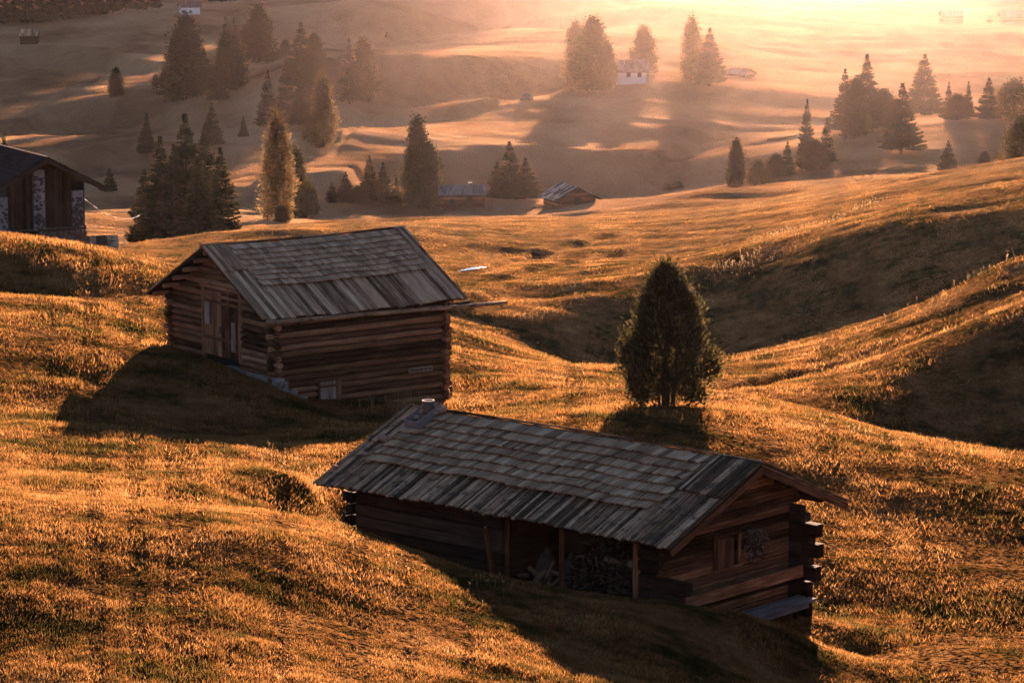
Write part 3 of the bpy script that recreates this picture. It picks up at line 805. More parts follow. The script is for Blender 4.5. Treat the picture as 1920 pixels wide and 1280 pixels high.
    # bench along the gable
    b = MB(); b.box(h.P(-.62, .30, -1.98), h.P(0, 4.1, .0), h.P(.2, 0, 0), h.P(0, 0, .06), jit=.02, var=.7); b.box(h.P(-.38, .34, -1.96), h.P(0, 3.95, 0), h.P(.2, 0, 0), h.P(0, 0, .06), jit=.02, var=.45)
    b.box(h.P(-.67, .45, -2.10), h.P(0, 3.6, .02), h.P(.05, 0, 0), h.P(0, 0, .13), jit=.02, var=.6)
    bn = b.build("bench", GREYW, h.root)
    for v in (.6, 2.2, 3.9):
        b = MB(); b.beam(h.P(-.4, v, -3.0), h.P(-.4, v, -1.99), .14, square=.8, segs=1, var=.2); b.build("bench_leg", BEAMW, bn)
    b = MB(); b.box(h.P(-.2, .2, -1.50), h.P(0, 4.25, 0), h.P(.06, 0, 0), h.P(0, 0, .26), jit=.02, var=.95); b.build("bench_back", BEAMW, bn)
    # boards under the gable
    b = MB(); b.box(h.P(.5, .1, -3.2), h.P(0, W - .1, 0), h.P(L - .6, 0, 0), h.P(0, 0, .9), var=0); b.build("floor", DARKW, h.root)
    return h, sl, (u0, u1, v0, v1, ze, zr, vm, m)
SHING2 = wood("rough_shingle_wood", up([(.30, (.05, .036, .027)), (.42, (.17, .125, .095)), (.54, (.32, .245, .19)), (.70, (.56, .46, .38))], 1.4), tone=.3)
hut, hsl, hd = build_hut()
# ------------------------------------------------------------------ trees
def foliage(name, stops, trans=.35):
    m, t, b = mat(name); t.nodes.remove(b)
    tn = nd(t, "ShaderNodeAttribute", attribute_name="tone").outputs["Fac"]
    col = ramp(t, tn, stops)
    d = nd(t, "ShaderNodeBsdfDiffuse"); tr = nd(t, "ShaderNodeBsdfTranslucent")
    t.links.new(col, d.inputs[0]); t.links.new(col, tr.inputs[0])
    mx = nd(t, "ShaderNodeMixShader", i_0=trans)
    t.links.new(d.outputs[0], mx.inputs[1]); t.links.new(tr.outputs[0], mx.inputs[2])
    t.links.new(mx.outputs[0], t.nodes["Material Output"].inputs[0]); return m
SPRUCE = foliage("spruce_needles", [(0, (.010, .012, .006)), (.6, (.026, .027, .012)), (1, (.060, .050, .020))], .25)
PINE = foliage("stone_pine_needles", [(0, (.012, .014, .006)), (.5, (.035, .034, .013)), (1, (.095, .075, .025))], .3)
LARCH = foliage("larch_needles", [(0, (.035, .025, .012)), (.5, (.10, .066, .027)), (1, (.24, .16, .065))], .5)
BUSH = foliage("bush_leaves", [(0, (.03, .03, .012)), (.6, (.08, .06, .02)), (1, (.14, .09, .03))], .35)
BARK = wood("tree_bark", [(.30, (.02, .014, .010)), (.45, (.06, .04, .028)), (.6, (.11, .08, .06)), (.72, (.2, .15, .12))], tone=.2)
def sprigs_mesh(name, P, D, ln, wd, mt, tone):
    """narrow leafy blades: two triangles each, P base points, D directions"""
    n = len(P); P = np.asarray(P); D = np.asarray(D); D = D / np.linalg.norm(D, axis=1)[:, None]
    r = rng.normal(size=(n, 3)); S = np.cross(D, r); S /= np.linalg.norm(S, axis=1)[:, None]
    ln = np.asarray(ln)[:, None]; w_ = np.asarray(wd)[:, None]
    mid = P + D * ln * .45
    V = np.stack([P - D * ln * .1, mid + S * w_, P + D * ln, mid - S * w_], 1).reshape(-1, 3)
    me = bpy.data.meshes.new(name)
    me.vertices.add(4 * n); me.vertices.foreach_set("co", V.astype(np.float32).ravel())
    Q = np.arange(4 * n, dtype=np.int32)
    me.loops.add(4 * n); me.loops.foreach_set("vertex_index", Q)
    me.polygons.add(n); me.polygons.foreach_set("loop_start", np.arange(0, 4 * n, 4, dtype=np.int32))
    me.update(calc_edges=True)
    a = me.attributes.new("tone", 'FLOAT', 'POINT'); a.data.foreach_set("value", np.repeat(np.asarray(tone), 4).astype(np.float32))
    me.materials.append(mt); return me
def rad_spruce(t): return np.clip(1 - t, 0, 1) ** .95
def rad_pine(t): return np.interp(t, [0, .08, .28, .5, .7, .86, .95, 1], [.5, .88, 1, .86, .62, .38, .2, .05])
def rad_column(t): return np.clip(1 - t ** 3.2, 0, 1) ** .8 * (.75 + .25 * np.clip(t * 6, 0, 1))
def make_crown(kind, n, seed, spr, low=.05):
    """unit tree: height 1, crown radius 1 in x, y (scaled by the copy)"""
    g = np.random.default_rng(seed)
    P = []; D = []; T = []; Ln = []
    lob = g.random(24)
    if kind == 'spruce':
        nb = max(60, n // 26)
        t = low + (1 - low) * g.random(nb) ** 1.12
        lv = np.round(t * 22 + .5 * np.sin(t * 40)) / 22 + (g.random(nb) - .5) * .05
        for k in range(nb):
            z = min(max(lv[k], low), .985); ph = g.random() * 2 * np.pi
            r = rad_spruce(z) * (.62 + .5 * g.random()) * (.85 + .3 * lob[int(ph / 2 / np.pi * 8) + 8 * (int(z * 3) % 3)])
            dr = .06 + .05 * g.random()
            m = max(5, int(26 * (r + .25)))
            f = .12 + .88 * g.random(m) ** .75
            side = (g.random(m) - .5) * .34 * (f * (1.15 - f)) * 2.2 * (r + .15)
            x = np.cos(ph) * r * f - np.sin(ph) * side; y = np.sin(ph) * r * f + np.cos(ph) * side
            zz = z - dr * r * f + .10 * r * (f ** 3) + (g.random(m) - .5) * .012
            P.append(np.stack([x, y, zz], 1))
            D.append(np.stack([np.cos(ph) + g.normal(size=m) * .5, np.sin(ph) + g.normal(size=m) * .5, -.05 + g.normal(size=m) * .10], 1))
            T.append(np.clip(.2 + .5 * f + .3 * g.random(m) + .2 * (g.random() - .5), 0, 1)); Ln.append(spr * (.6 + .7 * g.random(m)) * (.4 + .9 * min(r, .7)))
        m = n // 60; P.append(np.stack([g.normal(size=m) * .012, g.normal(size=m) * .012, .93 + .06 * g.random(m)], 1)); D.append(np.stack([g.normal(size=m) * .5, g.normal(size=m) * .5, np.full(m, .12)], 1)); T.append(g.random(m)); Ln.append(np.full(m, spr * .45))
    else:
        prof = rad_pine if kind == 'pine' else rad_column
        nc = max(50, n // 34)
        t = low + (1 - low) * g.random(nc); ph = g.random(nc) * 2 * np.pi
        R_ = prof(t) * np.clip(g.random(nc) ** .38, .2, 1)
        R_ = R_ * (.62 + .62 * lob[(ph / 2 / np.pi * 8).astype(int) + 8 * ((t * 5).astype(int) % 3)])
        for k in range(nc):
            m = int(34 * (.5 + g.random())); cr = (.07 + .13 * g.random())
            c = np.array((np.cos(ph[k]) * R_[k], np.sin(ph[k]) * R_[k], t[k]))
            q = g.normal(size=(m, 3)) * (cr, cr, cr * .42)
            P.append(c + q)
            D.append(np.stack([np.cos(ph[k]) * .5 + g.normal(size=m) * .45, np.sin(ph[k]) * .5 + g.normal(size=m) * .45, .16 + g.normal(size=m) * .10], 1))
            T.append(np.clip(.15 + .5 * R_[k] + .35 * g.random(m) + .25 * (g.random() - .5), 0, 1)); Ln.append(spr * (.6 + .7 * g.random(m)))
    return np.concatenate(P), np.concatenate(D), np.concatenate(Ln), np.concatenate(T)
def proto(kind, label_mat, n, seed, h, rr, spr, low=.05, nm="crown"):
    P, D, Ln, T = make_crown(kind, n, seed, 1.0, low)
    P = P * (rr, rr, h); D = D * (rr, rr, h) / h * np.array((1 * h / rr * .6, 1 * h / rr * .6, 1))
    me = sprigs_mesh(nm, P, D, Ln * spr, Ln * spr * .24, label_mat, T)
    b = MB(); b.beam((0, 0, -.5), (0, 0, h * .93), .05 * h ** .9, sides=8, segs=6, jit=.12, taper=.12)
    for k in range(14):
        z = h * (low + .1 + .7 * k / 14); a = k * 2.4; r = rr * (rad_spruce if kind == 'spruce' else rad_column)(z / h) * .75
        b.beam((0, 0, z), (math.cos(a) * r, math.sin(a) * r, z + (.06 if kind != 'spruce' else -.05) * h * r / rr), .012 * h, sides=5, segs=2, taper=.3)
    tr = b.build("trunk", BARK); COL.objects.unlink(tr)
    return me, tr.data, h, rr
PROTO = {
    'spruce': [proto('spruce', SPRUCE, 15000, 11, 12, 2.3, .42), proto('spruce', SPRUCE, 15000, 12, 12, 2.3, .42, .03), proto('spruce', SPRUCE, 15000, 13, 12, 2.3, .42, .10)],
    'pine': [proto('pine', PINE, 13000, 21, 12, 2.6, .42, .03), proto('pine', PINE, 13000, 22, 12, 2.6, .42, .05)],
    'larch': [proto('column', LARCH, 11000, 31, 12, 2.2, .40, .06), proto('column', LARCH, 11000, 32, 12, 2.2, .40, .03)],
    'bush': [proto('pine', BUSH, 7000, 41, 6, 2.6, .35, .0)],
}
NAMES = {'spruce': ('spruce_tree', 'spruce'), 'pine': ('stone_pine_tree', 'pine tree'), 'larch': ('larch_tree', 'larch'), 'bush': ('leafy_tree', 'tree')}
def place_tree(kind, px, py, top, wpx, label, group, Y=None, Y0=300.0, k=None):
    if Y is None: x, y = hit(px, py, Y0)
    else: y = Y; x = (px - 960.0) / F * y / cp
    for _ in range(2):                      # a column of the picture is a plane through the camera
        z = gz(x, y); d = y * cp - (z - CZ) * sp; x = (px - 960.0) / F * d
    d = y * cp - (z - CZ) * sp
    base = proj((x, y, z))[1]; hgt = (base - top) / F * d * .975
    i = int(rng.integers(len(PROTO[kind]))) if k is None else k
    cr, tr, H, RR = PROTO[kind][i]
    e = empty(NAMES[kind][0], (x, y, z - .1), rng.random() * 6.28)
    sx = wpx / 2 / F * d / RR; e.scale = (sx, sx, hgt / H)
    tag(e, label, NAMES[kind][1], group)
    for nm, me in (("crown", cr), ("trunk", tr)):
        o = bpy.data.objects.new(nm, me); COL.objects.link(o); o.parent = e
    return e
TREES = """
spruce|350|465|203|128|tallest dark spruce in the thick clump right of the stone barn|clump of dark spruces beside the stone barn|292
spruce|303|465|246|105|dark spruce on the left side of the thick clump by the stone barn|=|288
spruce|386|458|228|95|dark spruce just right of the tallest one in the thick clump|=|296
spruce|415|450|268|92|pointed dark spruce at the right end of the thick clump|=|285
spruce|272|465|310|80|lowest dark spruce at the left foot of the thick clump|=|296
spruce|328|466|262|90|dark spruce filling the gap left of the tallest one in the thick clump|=|284
spruce|372|466|290|96|low broad dark spruce at the front of the thick clump|=|281
pine|350|185|36|82|big stone pine with a golden lit top at the upper left|trees of the upper left grove
spruce|322|182|78|62|dark spruce against the left side of the golden topped pine|=
spruce|383|170|88|62|dark spruce against the right side of the golden topped pine|=
spruce|424|165|27|48|slim tall spruce with a twin tip in the upper left grove|=
spruce|441|168|28|46|slim spruce standing behind the twin tipped one in the upper left grove|=
pine|430|162|66|62|broad dark pine under the two slim tips of the upper left grove|=
spruce|410|192|98|48|dull spruce in front, lowest of the upper left grove|=
pine|486|116|16|60|dark column shaped pine standing alone right of the upper left grove|=
larch|460|116|52|22|thin orange larch leaning against the dark column shaped pine|=
spruce|308|158|118|24|small spruce at the left foot of the upper left grove|=
pine|218|180|130|32|small lone round pine on the shaded hillside at the far left|lone trees on the shaded hillside
pine|292|162|140|13|tiny bush like pine left of the upper left grove|=
spruce|276|292|207|38|lone dark spruce above the thick clump, on its left|=
spruce|397|274|188|46|lone dull spruce above the thick clump, on its right|=
spruce|457|256|213|22|small slim spruce between the thick clump and the golden grove|=
spruce|206|358|312|34|small spruce on the shaded slope above the stone barn roof|=
spruce|565|165|38|80|tallest spruce of the middle grove with a golden lit side|grove on the middle slope
spruce|537|225|112|60|dark spruce at the heart of the middle grove|=
spruce|503|236|127|50|dark spruce at the left end of the middle grove|=
pine|578|226|125|48|golden edged pine right in the middle grove|=
spruce|560|236|155|52|spruce low in front of the middle grove|=
pine|590|130|66|38|dark pine behind the right shoulder of the tallest spruce|=
pine|535|106|76|24|small round pine behind the left shoulder of the tallest spruce|=
pine|522|108|92|14|tiny round pine left of the middle grove's tallest spruce|=
larch|606|275|147|54|golden larch at the lower right end of the middle grove|=
pine|586|262|200|36|low golden brown pine beside the golden larch|=
spruce|655|196|67|52|tall dark spruce of the pair right of the middle grove|pair of dark trees on the slope edge
pine|681|190|78|50|broader dark pine of the pair right of the middle grove|=
larch|521|412|224|60|tall golden larch standing above the log barn|trees above the log barn
pine|553|408|280|54|dark pine against the right side of the tall golden larch|=
pine|583|402|350|36|low round pine at the foot of the tall golden larch, right side|=
pine|528|416|385|28|lowest round pine in front of the tall golden larch|=
spruce|622|380|338|34|leftmost small spruce of the row left of the shingled hut|row of trees left of the small hut
spruce|648|380|318|46|second spruce from the left in the row by the small hut|=
spruce|693|380|286|48|pointed spruce in the middle of the row by the small hut|=
spruce|718|380|300|46|spruce right beside the pointed one in the row|=
spruce|743|382|329|26|little slim spruce left of the tall stone pine|=
pine|672|382|350|40|low dark pine filling the gap in the middle of the row|=
pine|782|388|226|56|tall ragged stone pine left of the small shingled hut|=
pine|803|388|272|54|lower crown against the right side of the tall ragged pine|=
spruce|955|372|260|76|broad dark spruce in the shade between the two small huts|shaded trees between the two small huts
spruce|985|374|292|60|lower spruce against the right side of the shaded one|=
spruce|932|372|300|48|lower spruce against the left side of the shaded one|=
pine|1110|170|40|72|big stone pine left of the white cottage|trees round the white cottage
larch|1078|160|46|44|pale lit larch on the left of the big stone pine|=
pine|1138|168|84|34|lower pine between the big stone pine and the white cottage|=
pine|1206|141|53|46|egg shaped pine right behind the white cottage|=
spruce|1330|162|48|74|broad hazy spruce left of the flat roofed shed|=
larch|1297|152|38|42|pale hazy larch left of the broad hazy spruce|=
spruce|1512|308|180|44|slim pointed spruce left of the hazy grove|hazy grove on the right
spruce|1583|248|124|62|ragged spruce at the left of the hazy grove|=
spruce|1624|246|96|76|tallest spruce of the left half of the hazy grove|=
pine|1604|256|150|60|broad crown between the ragged and the tallest spruce of the hazy grove|=
spruce|1550|306|216|44|dull spruce below the ragged one of the hazy grove|=
spruce|1690|288|150|84|dark broad spruce in front in the hazy grove|=
spruce|1732|216|97|84|tall twin topped spruce in the right half of the hazy grove|=
pine|1655|240|170|60|low crown in the middle of the hazy grove|=
spruce|1778|222|150|30|small spruce right of the twin topped one|=
spruce|1815|222|149|26|small spruce standing clear, between twin topped and blunt ones|=
pine|1795|224|178|50|low hazy pine between the two small spruces|=
spruce|1853|222|142|56|blunt spruce near the right end of the hazy grove|=
bush|1900|226|152|70|leafy round tree at the right end of the hazy grove|=
spruce|1476|330|262|40|dull spruce low on the left of the slim pointed one|=
pine|1455|334|290|44|low round pine left below the slim pointed spruce|=
pine|1525|318|262|50|low round pine right below the slim pointed spruce|=
pine|1380|347|264|38|dark egg shaped pine behind the smooth knoll|dark trees behind the smooth knoll
bush|1421|347|301|42|round dull tree right of the egg shaped pine|=
spruce|1777|322|260|42|lone pointed spruce behind the right hand ridge|trees behind the right hand ridge
pine|1846|314|285|28|lone little round pine behind the right hand ridge|=
bush|1908|305|220|64|dark leafy tree cut by the right edge of the picture|=|300
bush|1250|356|343|20|tiny round bush left of the dark trees behind the knoll|bushes at the foot of the far slope
bush|1272|356|340|20|tiny bush with two tips at the foot of the far slope|=
pine|12|300|266|22|dark tree top behind the stone barn roof|=|300
"""
grp = None
for ln in TREES.strip().splitlines():
    f = ln.split("|"); grp = grp if f[6] == "=" else f[6]
    place_tree(f[0], float(f[1]), float(f[2]), float(f[3]), float(f[4]), f[5], grp, float(f[7]) if len(f) > 7 else None)
# the wood along the top left edge: every trunk line of it
frx = [8, 30, 52, 75, 96, 118, 142, 165, 188, 212, 236, 262, 288]
frb = [46, 40, 44, 38, 40, 36, 34, 30, 28, 24, 20, 18, 15]
words = ["first", "second", "third", "fourth", "fifth", "sixth", "seventh", "eighth", "ninth", "tenth", "eleventh", "twelfth", "last"]
for k, (x, b) in enumerate(zip(frx, frb)):
    place_tree('spruce', x, b, b - 75 - 12 * (k % 3), 34 + 6 * (k % 2), words[k] + " dark spruce from the left in the wood along the top edge", "wood along the top left edge", Y0=600)
for k, (x, b) in enumerate(((400, 3), (416, 5), (432, 4))):
    place_tree('spruce', x, b, b - 60, 26, ("left", "middle", "right")[k] + " one of three dark tree feet cut by the top edge", "tree feet at the top edge", Y0=600)

# the lone stone pine in front
HERO = foliage('near_pine_needles', [(0, (.020, .021, .010)), (.5, (.060, .052, .022)), (1, (.16, .115, .045))], .35)
def hero_tree():
    x, y = (1246 - 960) / F * 102.2, 100.0; z = gz(x, y)
    e = empty("stone_pine_tree", (x, y, z)); tag(e, "dense egg shaped stone pine standing alone behind the long hut", "pine tree")
    H, RR = 4.02, 1.66
    g = np.random.default_rng(5)
    nc = 430; P = []; D = []; T = []; Ln = []
    prof = lambda t: np.interp(t, [0, .05, .1, .3, .45, .6, .75, .9, 1], [.32, .62, .84, 1, .94, .72, .54, .32, .08])
    for k in range(nc):
        t = g.random() ** .95 * .93 + .06; ph = g.random() * 6.283
        bumpy = .86 + .10 * math.sin(ph * 3 + t * 9) + .05 * math.sin(ph * 7 - t * 23) + .26 * (g.random() - .5)
        R_ = prof(t) * bumpy * (g.random() ** .30)
        if t < .2 and abs(ph - 5.2) < .35: continue
        m = int(52 * (.6 + .8 * g.random())); cr = .10 + .09 * g.random()
        c = np.array((math.cos(ph) * R_ * RR, math.sin(ph) * R_ * RR, t * H))
        P.append(c + g.normal(size=(m, 3)) * (cr * .75, cr * .75, cr * 1.25)); out = np.array((math.cos(ph) * .55, math.sin(ph) * .55, .75))
        D.append(out + g.normal(size=(m, 3)) * .45); T.append(np.clip(.25 + .45 * g.random(m) + .4 * (g.random() - .4), 0, 1)); Ln.append(.10 + .09 * g.random(m))
    P, D, T, Ln = map(np.concatenate, (P, D, T, Ln))
    me = sprigs_mesh("crown", P, D, Ln, Ln * .22, HERO, T)
    o = bpy.data.objects.new("crown", me); COL.objects.link(o); o.parent = e
    for (bx, by, tx, tz, r) in ((0, 0, .02, 3.6, .26), (.18, .05, .45, 2.6, .14), (-.12, .1, -.5, 2.4, .10), (-.74, -.1, -.66, 1.5, .09)):
        b = MB(); b.beam((bx, by, -.4), (bx * .6 + tx * .4, by, tz * .35), r, sides=9, segs=3, taper=.8, jit=.1); b.beam((bx * .6 + tx * .4, by, tz * .35 - .03), (tx, by, tz), r * .78, sides=8, segs=3, taper=.25, jit=.1)
        for q in range(5):
            zz = tz * (.3 + .13 * q); a = q * 2.3 + bx * 9; b.beam((bx * .5 + tx * .5, by, zz), (tx + math.cos(a) * .8, by + math.sin(a) * .8, zz + .35), .04, sides=5, segs=2, taper=.3)
        b.build("trunk", BARK, e)
hero_tree()
place_tree('spruce', 832, 720, 652, 26, "little spruce peeping out behind the right corner of the log barn", None, Y=112.6)
# ------------------------------------------------------------------ things on and around the long hut
u0, u1, v0, v1, ze, zr, vm, mm = hd
dsl, Lsl, nsl = hsl(0)
def on_roof(s, t, k=.06):
    """world point on the near slope of the long hut; s along the ridge from its far (left) end"""
    u = u1 + (u0 - u1) * s
    return hut.o + hut.P(u, vm, zr + .05 * math.sin(math.pi * s)) + dsl * (Lsl * t) + nsl * k
def thing_at(b, name, mt, loc, label, cat, group=None):
    o = b.build(name, mt); o.location = loc; tag(o, label, cat, group); return o
# chimney box of sheet metal, part of the hut
cb = on_roof(.095, .14) - hut.o; b = MB(); U, Dn = hut.u, dsl
for O, A, B in ((cb - U * .24 - dsl * .45, U * .48, dsl * .03), (cb - U * .24 + dsl * .42, U * .48, dsl * .03), (cb - U * .24 - dsl * .45, dsl * .9, U * .03), (cb + U * .21 - dsl * .45, dsl * .9, U * .03)):
    b.box(O - nsl * .05, A, B, nsl * .27, var=.5 + .3 * rng.random(), jit=.01)
b.box(cb - U * .34 + dsl * .4, U * .68, dsl * .2, nsl * .015, var=.8)
b.box(cb - U * .2 - dsl * .4, U * .4, dsl * .8, nsl * .03, var=.1)
b.build("chimney_box", TIN, hut.root)
# bucket
def lathe(prof, sides=16):
    V = []; Fs = []
    for r, z in prof:
        for j in range(sides): a = 2 * math.pi * j / sides; V.append((math.cos(a) * r, math.sin(a) * r, z))
    for i in range(len(prof) - 1):
        for j in range(sides):
            a, b_ = i * sides + j, i * sides + (j + 1) % sides; Fs.append((a, b_, b_ + sides, a + sides))
    Fs.append(tuple(range(sides))[::-1]); return V, Fs
bk = empty("bucket", on_roof(.094, .09, .16)); tag(bk, "small white plastic bucket standing in the chimney box on the hut roof", "bucket")
b = MB(); V, Fs = lathe([(.10, 0), (.135, .26), (.15, .26), (.15, .285), (.13, .285), (.095, .02), (.0, .02)]); b._add(V, Fs, V, .6); b.build("bucket_body", BUCKET, bk, True)
b = MB()
for k in range(8):
    a0, a1 = math.pi * k / 8, math.pi * (k + 1) / 8
    b.beam((.15 * math.cos(a0), .05 * math.sin(a0), .27 - .12 * math.sin(a0)), (.15 * math.cos(a1), .05 * math.sin(a1), .27 - .12 * math.sin(a1)), .012, sides=5, segs=1)
b.build("handle", IRON, bk)
# stones on the roof
for s, t, r, lab in ((.075, .10, .10, "rounded stone lying left of the bucket in the chimney box"), (.080, .17, .08, "small stone in the near left corner of the chimney box"),
                     (.112, .10, .10, "pale stone right of the bucket in the chimney box"), (.120, .05, .12, "flat stone on the roof ridge behind the bucket"),
                     (.100, .03, .12, "pale block on the roof ridge beside the bucket"), (.105, .2, .07, "brown stone chip in front of the bucket"),
                     (.052, .43, .10, "brown stone on the roof below the chimney box"), (.105, .36, .07, "small brown stone on the first shingle rows of the roof"),
                     (.055, .63, .07, "brown stone near the lower left corner of the shingles"), (.018, .82, .06, "dark stone low on the left edge of the roof"), (.085, .70, .06, "tan stone at the lowest shingle row, left end")):
    b = MB(); b.blob((0, 0, 0), (r * 1.3, r, r * .75), n=2, rough=.14, var=.4 + .5 * rng.random())
    thing_at(b, "stone", plain("roof_stone", (.30, .20, .14), sc_=8) if "roof_stone" not in bpy.data.materials else bpy.data.materials["roof_stone"], on_roof(s, t, .06 + r * .35 + (.08 if t < .3 else 0)), lab, "stone", "stones on the hut roof")
b = MB(); b.box((-.10, -.05, 0), (.2, .04, .0), (0, .09, 0), (0, 0, .02), var=1)
w_ = thing_at(b, "wood_chip", PALEW, on_roof(.075, .86, .05), "pale chip of wood lying low on the left of the hut roof", "wood chip")
w_.rotation_euler = (R(-20), 0, R(20))
# firewood in the open store: a heap of brush (nobody could count it) and split logs one can tell apart
def HW(u, v, z): return hut.o + hut.P(u, v, z)
def local(b, name, mt, label, cat, group=None, kind=None):
    o = b.build(name, mt, None); o.location = hut.o; tag(o, label, cat, group, kind); return o
b = MB()
for k in range(3200):
    u = 1.15 + 1.85 * rng.random(); top = -.82 - .12 * abs(u - 2.0) - .1 * rng.random(); v = .05 + 1.2 * rng.random(); z = -2.1 + (top + 2.1 + .5 * v) * rng.random() ** .8
    z = min(z, top + .45 * v)
    c = hut.P(u, v - .12 * (1 if z < -1.5 else 0), z); d = rng.normal(size=3) * (1, 1, .5); d /= np.linalg.norm(d)
    l = .05 + .16 * rng.random(); b.beam(c - d * l, c + d * l, .022 + .03 * rng.random(), sides=5, segs=1, var=rng.random() * .9)
local(b, "brushwood_heap", PALEW if False else wood("brushwood", [(.30, (.015, .010, .008)), (.45, (.07, .045, .03)), (.6, (.16, .11, .075)), (.75, (.32, .24, .18))], tone=.6), "dark heap of chopped brushwood filling the right of the open store", "brushwood", kind="stuff")
SPLIT = wood("split_firewood", [(.30, (.05, .03, .02)), (.45, (.14, .085, .05)), (.6, (.28, .18, .11)), (.75, (.5, .38, .28))], tone=.5)
spots = [(1.9, .35, -.78, .42, .17, "thick split log on top of the brushwood heap"), (1.35, .3, -.72, .15, .20, "round log end on top of the brushwood heap"), (2.6, .3, -.82, .3, .10, "thin split stick at the left top of the brushwood heap"),
         (4.55, .0, -1.82, .35, .12, "split log at the left foot of the wood store"), (4.1, -.15, -1.78, .3, .14, "pale split block at the front of the log pile"), (4.3, .1, -1.62, .4, .11, "split log leaning left on the log pile"),
         (3.9, .1, -1.55, .42, .12, "split log lying across the middle of the log pile"), (3.6, .0, -1.70, .35, .12, "split log at the right front of the log pile"), (3.45, .2, -1.42, .4, .13, "split log high on the right of the log pile"),
         (3.75, .3, -1.22, .35, .08, "pale stick standing up from the log pile"), (4.2, .3, -1.35, .3, .12, "short split log at the top left of the log pile"), (3.25, .1, -1.55, .3, .11, "split log against the middle post of the store"),
         (3.95, .25, -1.36, .28, .13, "short split log on the top of the log pile"), (4.45, .2, -1.45, .25, .12, "small split log at the left shoulder of the log pile"), (3.55, -.1, -1.88, .3, .12, "lowest split log at the right of the log pile")]
PL = ["back", "middle", "front"]
for q in range(9):      # three short rows of split logs that fill the left of the store
    r_, c_ = divmod(q, 3); spots.append((3.35 + .5 * c_, .62 - .22 * r_, -1.50 - .14 * r_ + .12 * (c_ % 2), .34, .13, "split log in the " + PL[r_] + " row of the log pile, " + ["right", "centre", "left"][c_] + " one"))
for u, v, z, l, r, lab in spots:
    b = MB(); d = hut.u * rng.normal() + hut.v * rng.normal() * .5 + np.array((0, 0, rng.normal() * .5)); d /= np.linalg.norm(d)
    if "standing up" in lab: d = np.array((.4, 0, .9)); d /= np.linalg.norm(d)
    if "round log end" in lab: d = -hut.v
    c = HW(u, v, z); b.beam(-d * l * .6, d * l * .6, r, r * .8, sides=6, segs=2, square=.2, var=.4 + .6 * rng.random())
    thing_at(b, "firewood_log", SPLIT, c, lab, "firewood", "split logs in the wood store")
for q, (u, v, z) in enumerate(((3.65, .9, -1.9), (4.3, .8, -1.9))):
    b = MB(); b.blob((0, 0, .4), (.26, .22, .5), n=2, rough=.16, var=.2); b.beam((-.05, 0, .7), (.06, 0, .98), .16, sides=9, segs=3, jit=.2, var=.2)
    thing_at(b, "filled_sack", plain("grey_sackcloth", (.07, .052, .042), sc_=5) if not q else bpy.data.materials["grey_sackcloth"], HW(u, v, z), ("tall dull sack standing at the back of the log pile", "tall dull sack in the left corner of the open store")[q], "sack", "sacks behind the log pile")
for (a, c_, lab) in (((5.25, -.18, -.42), (4.75, -.35, -2.0), "dark plank leaning on the hut wall left of the wood store"),):
    b = MB(); p0, p1 = hut.P(*a), hut.P(*c_); b.beam(p0 - p0, p1 - p0, .16, .05, square=1, segs=3, var=.35); b.beam((0, 0, 0), (0, 0, .04), .05, segs=1, var=1)
    thing_at(b, "leaning_plank", BEAMW, HW(*a), lab, "plank")
b = MB(); b.beam((0, 0, 0), hut.u * .55 + np.array((0, 0, .08)), .12, .1, square=1, segs=1)
thing_at(b, "wooden_block", DARKW, HW(5.6, -.2, -1.95), "dark beam end lying on the ground under the left wall of the long hut", "beam")
b = MB(); b.box((0, 0, 0), hut.u * .6, hut.v * .15, (0, 0, .05), var=.7)
thing_at(b, "loose_board", PALEW, HW(9.55, -.1, -1.05), "short board sticking out at the left end of the long hut", "board")
# dried bunch beside the shutter
g = np.random.default_rng(9); m = 900
c0 = np.array(hut.P(.12, 3.05, -.58)); q = g.normal(size=(m, 3)); q /= np.linalg.norm(q, axis=1)[:, None]; rr_ = g.random(m) ** .5
P_ = q * rr_[:, None] * np.array((.33, .30, .36))
P_ = P_ * np.array((1, 1, 1)); P_[:, 1] = np.clip(P_[:, 1], -.3, .1)
dry = foliage("dried_twigs", [(0, (.05, .025, .02)), (.5, (.17, .10, .075)), (1, (.42, .30, .24))], .3)
me = sprigs_mesh("dried_bunch", P_, q + g.normal(size=(m, 3)) * .5, .05 + .06 * g.random(m), .014 + .01 * g.random(m), dry, g.random(m))
o = bpy.data.objects.new("dried_bunch", me); COL.objects.link(o); o.location = hut.o + c0; tag(o, "round bunch of dried twigs hung on the gable beside the window shutter", "dried bunch")

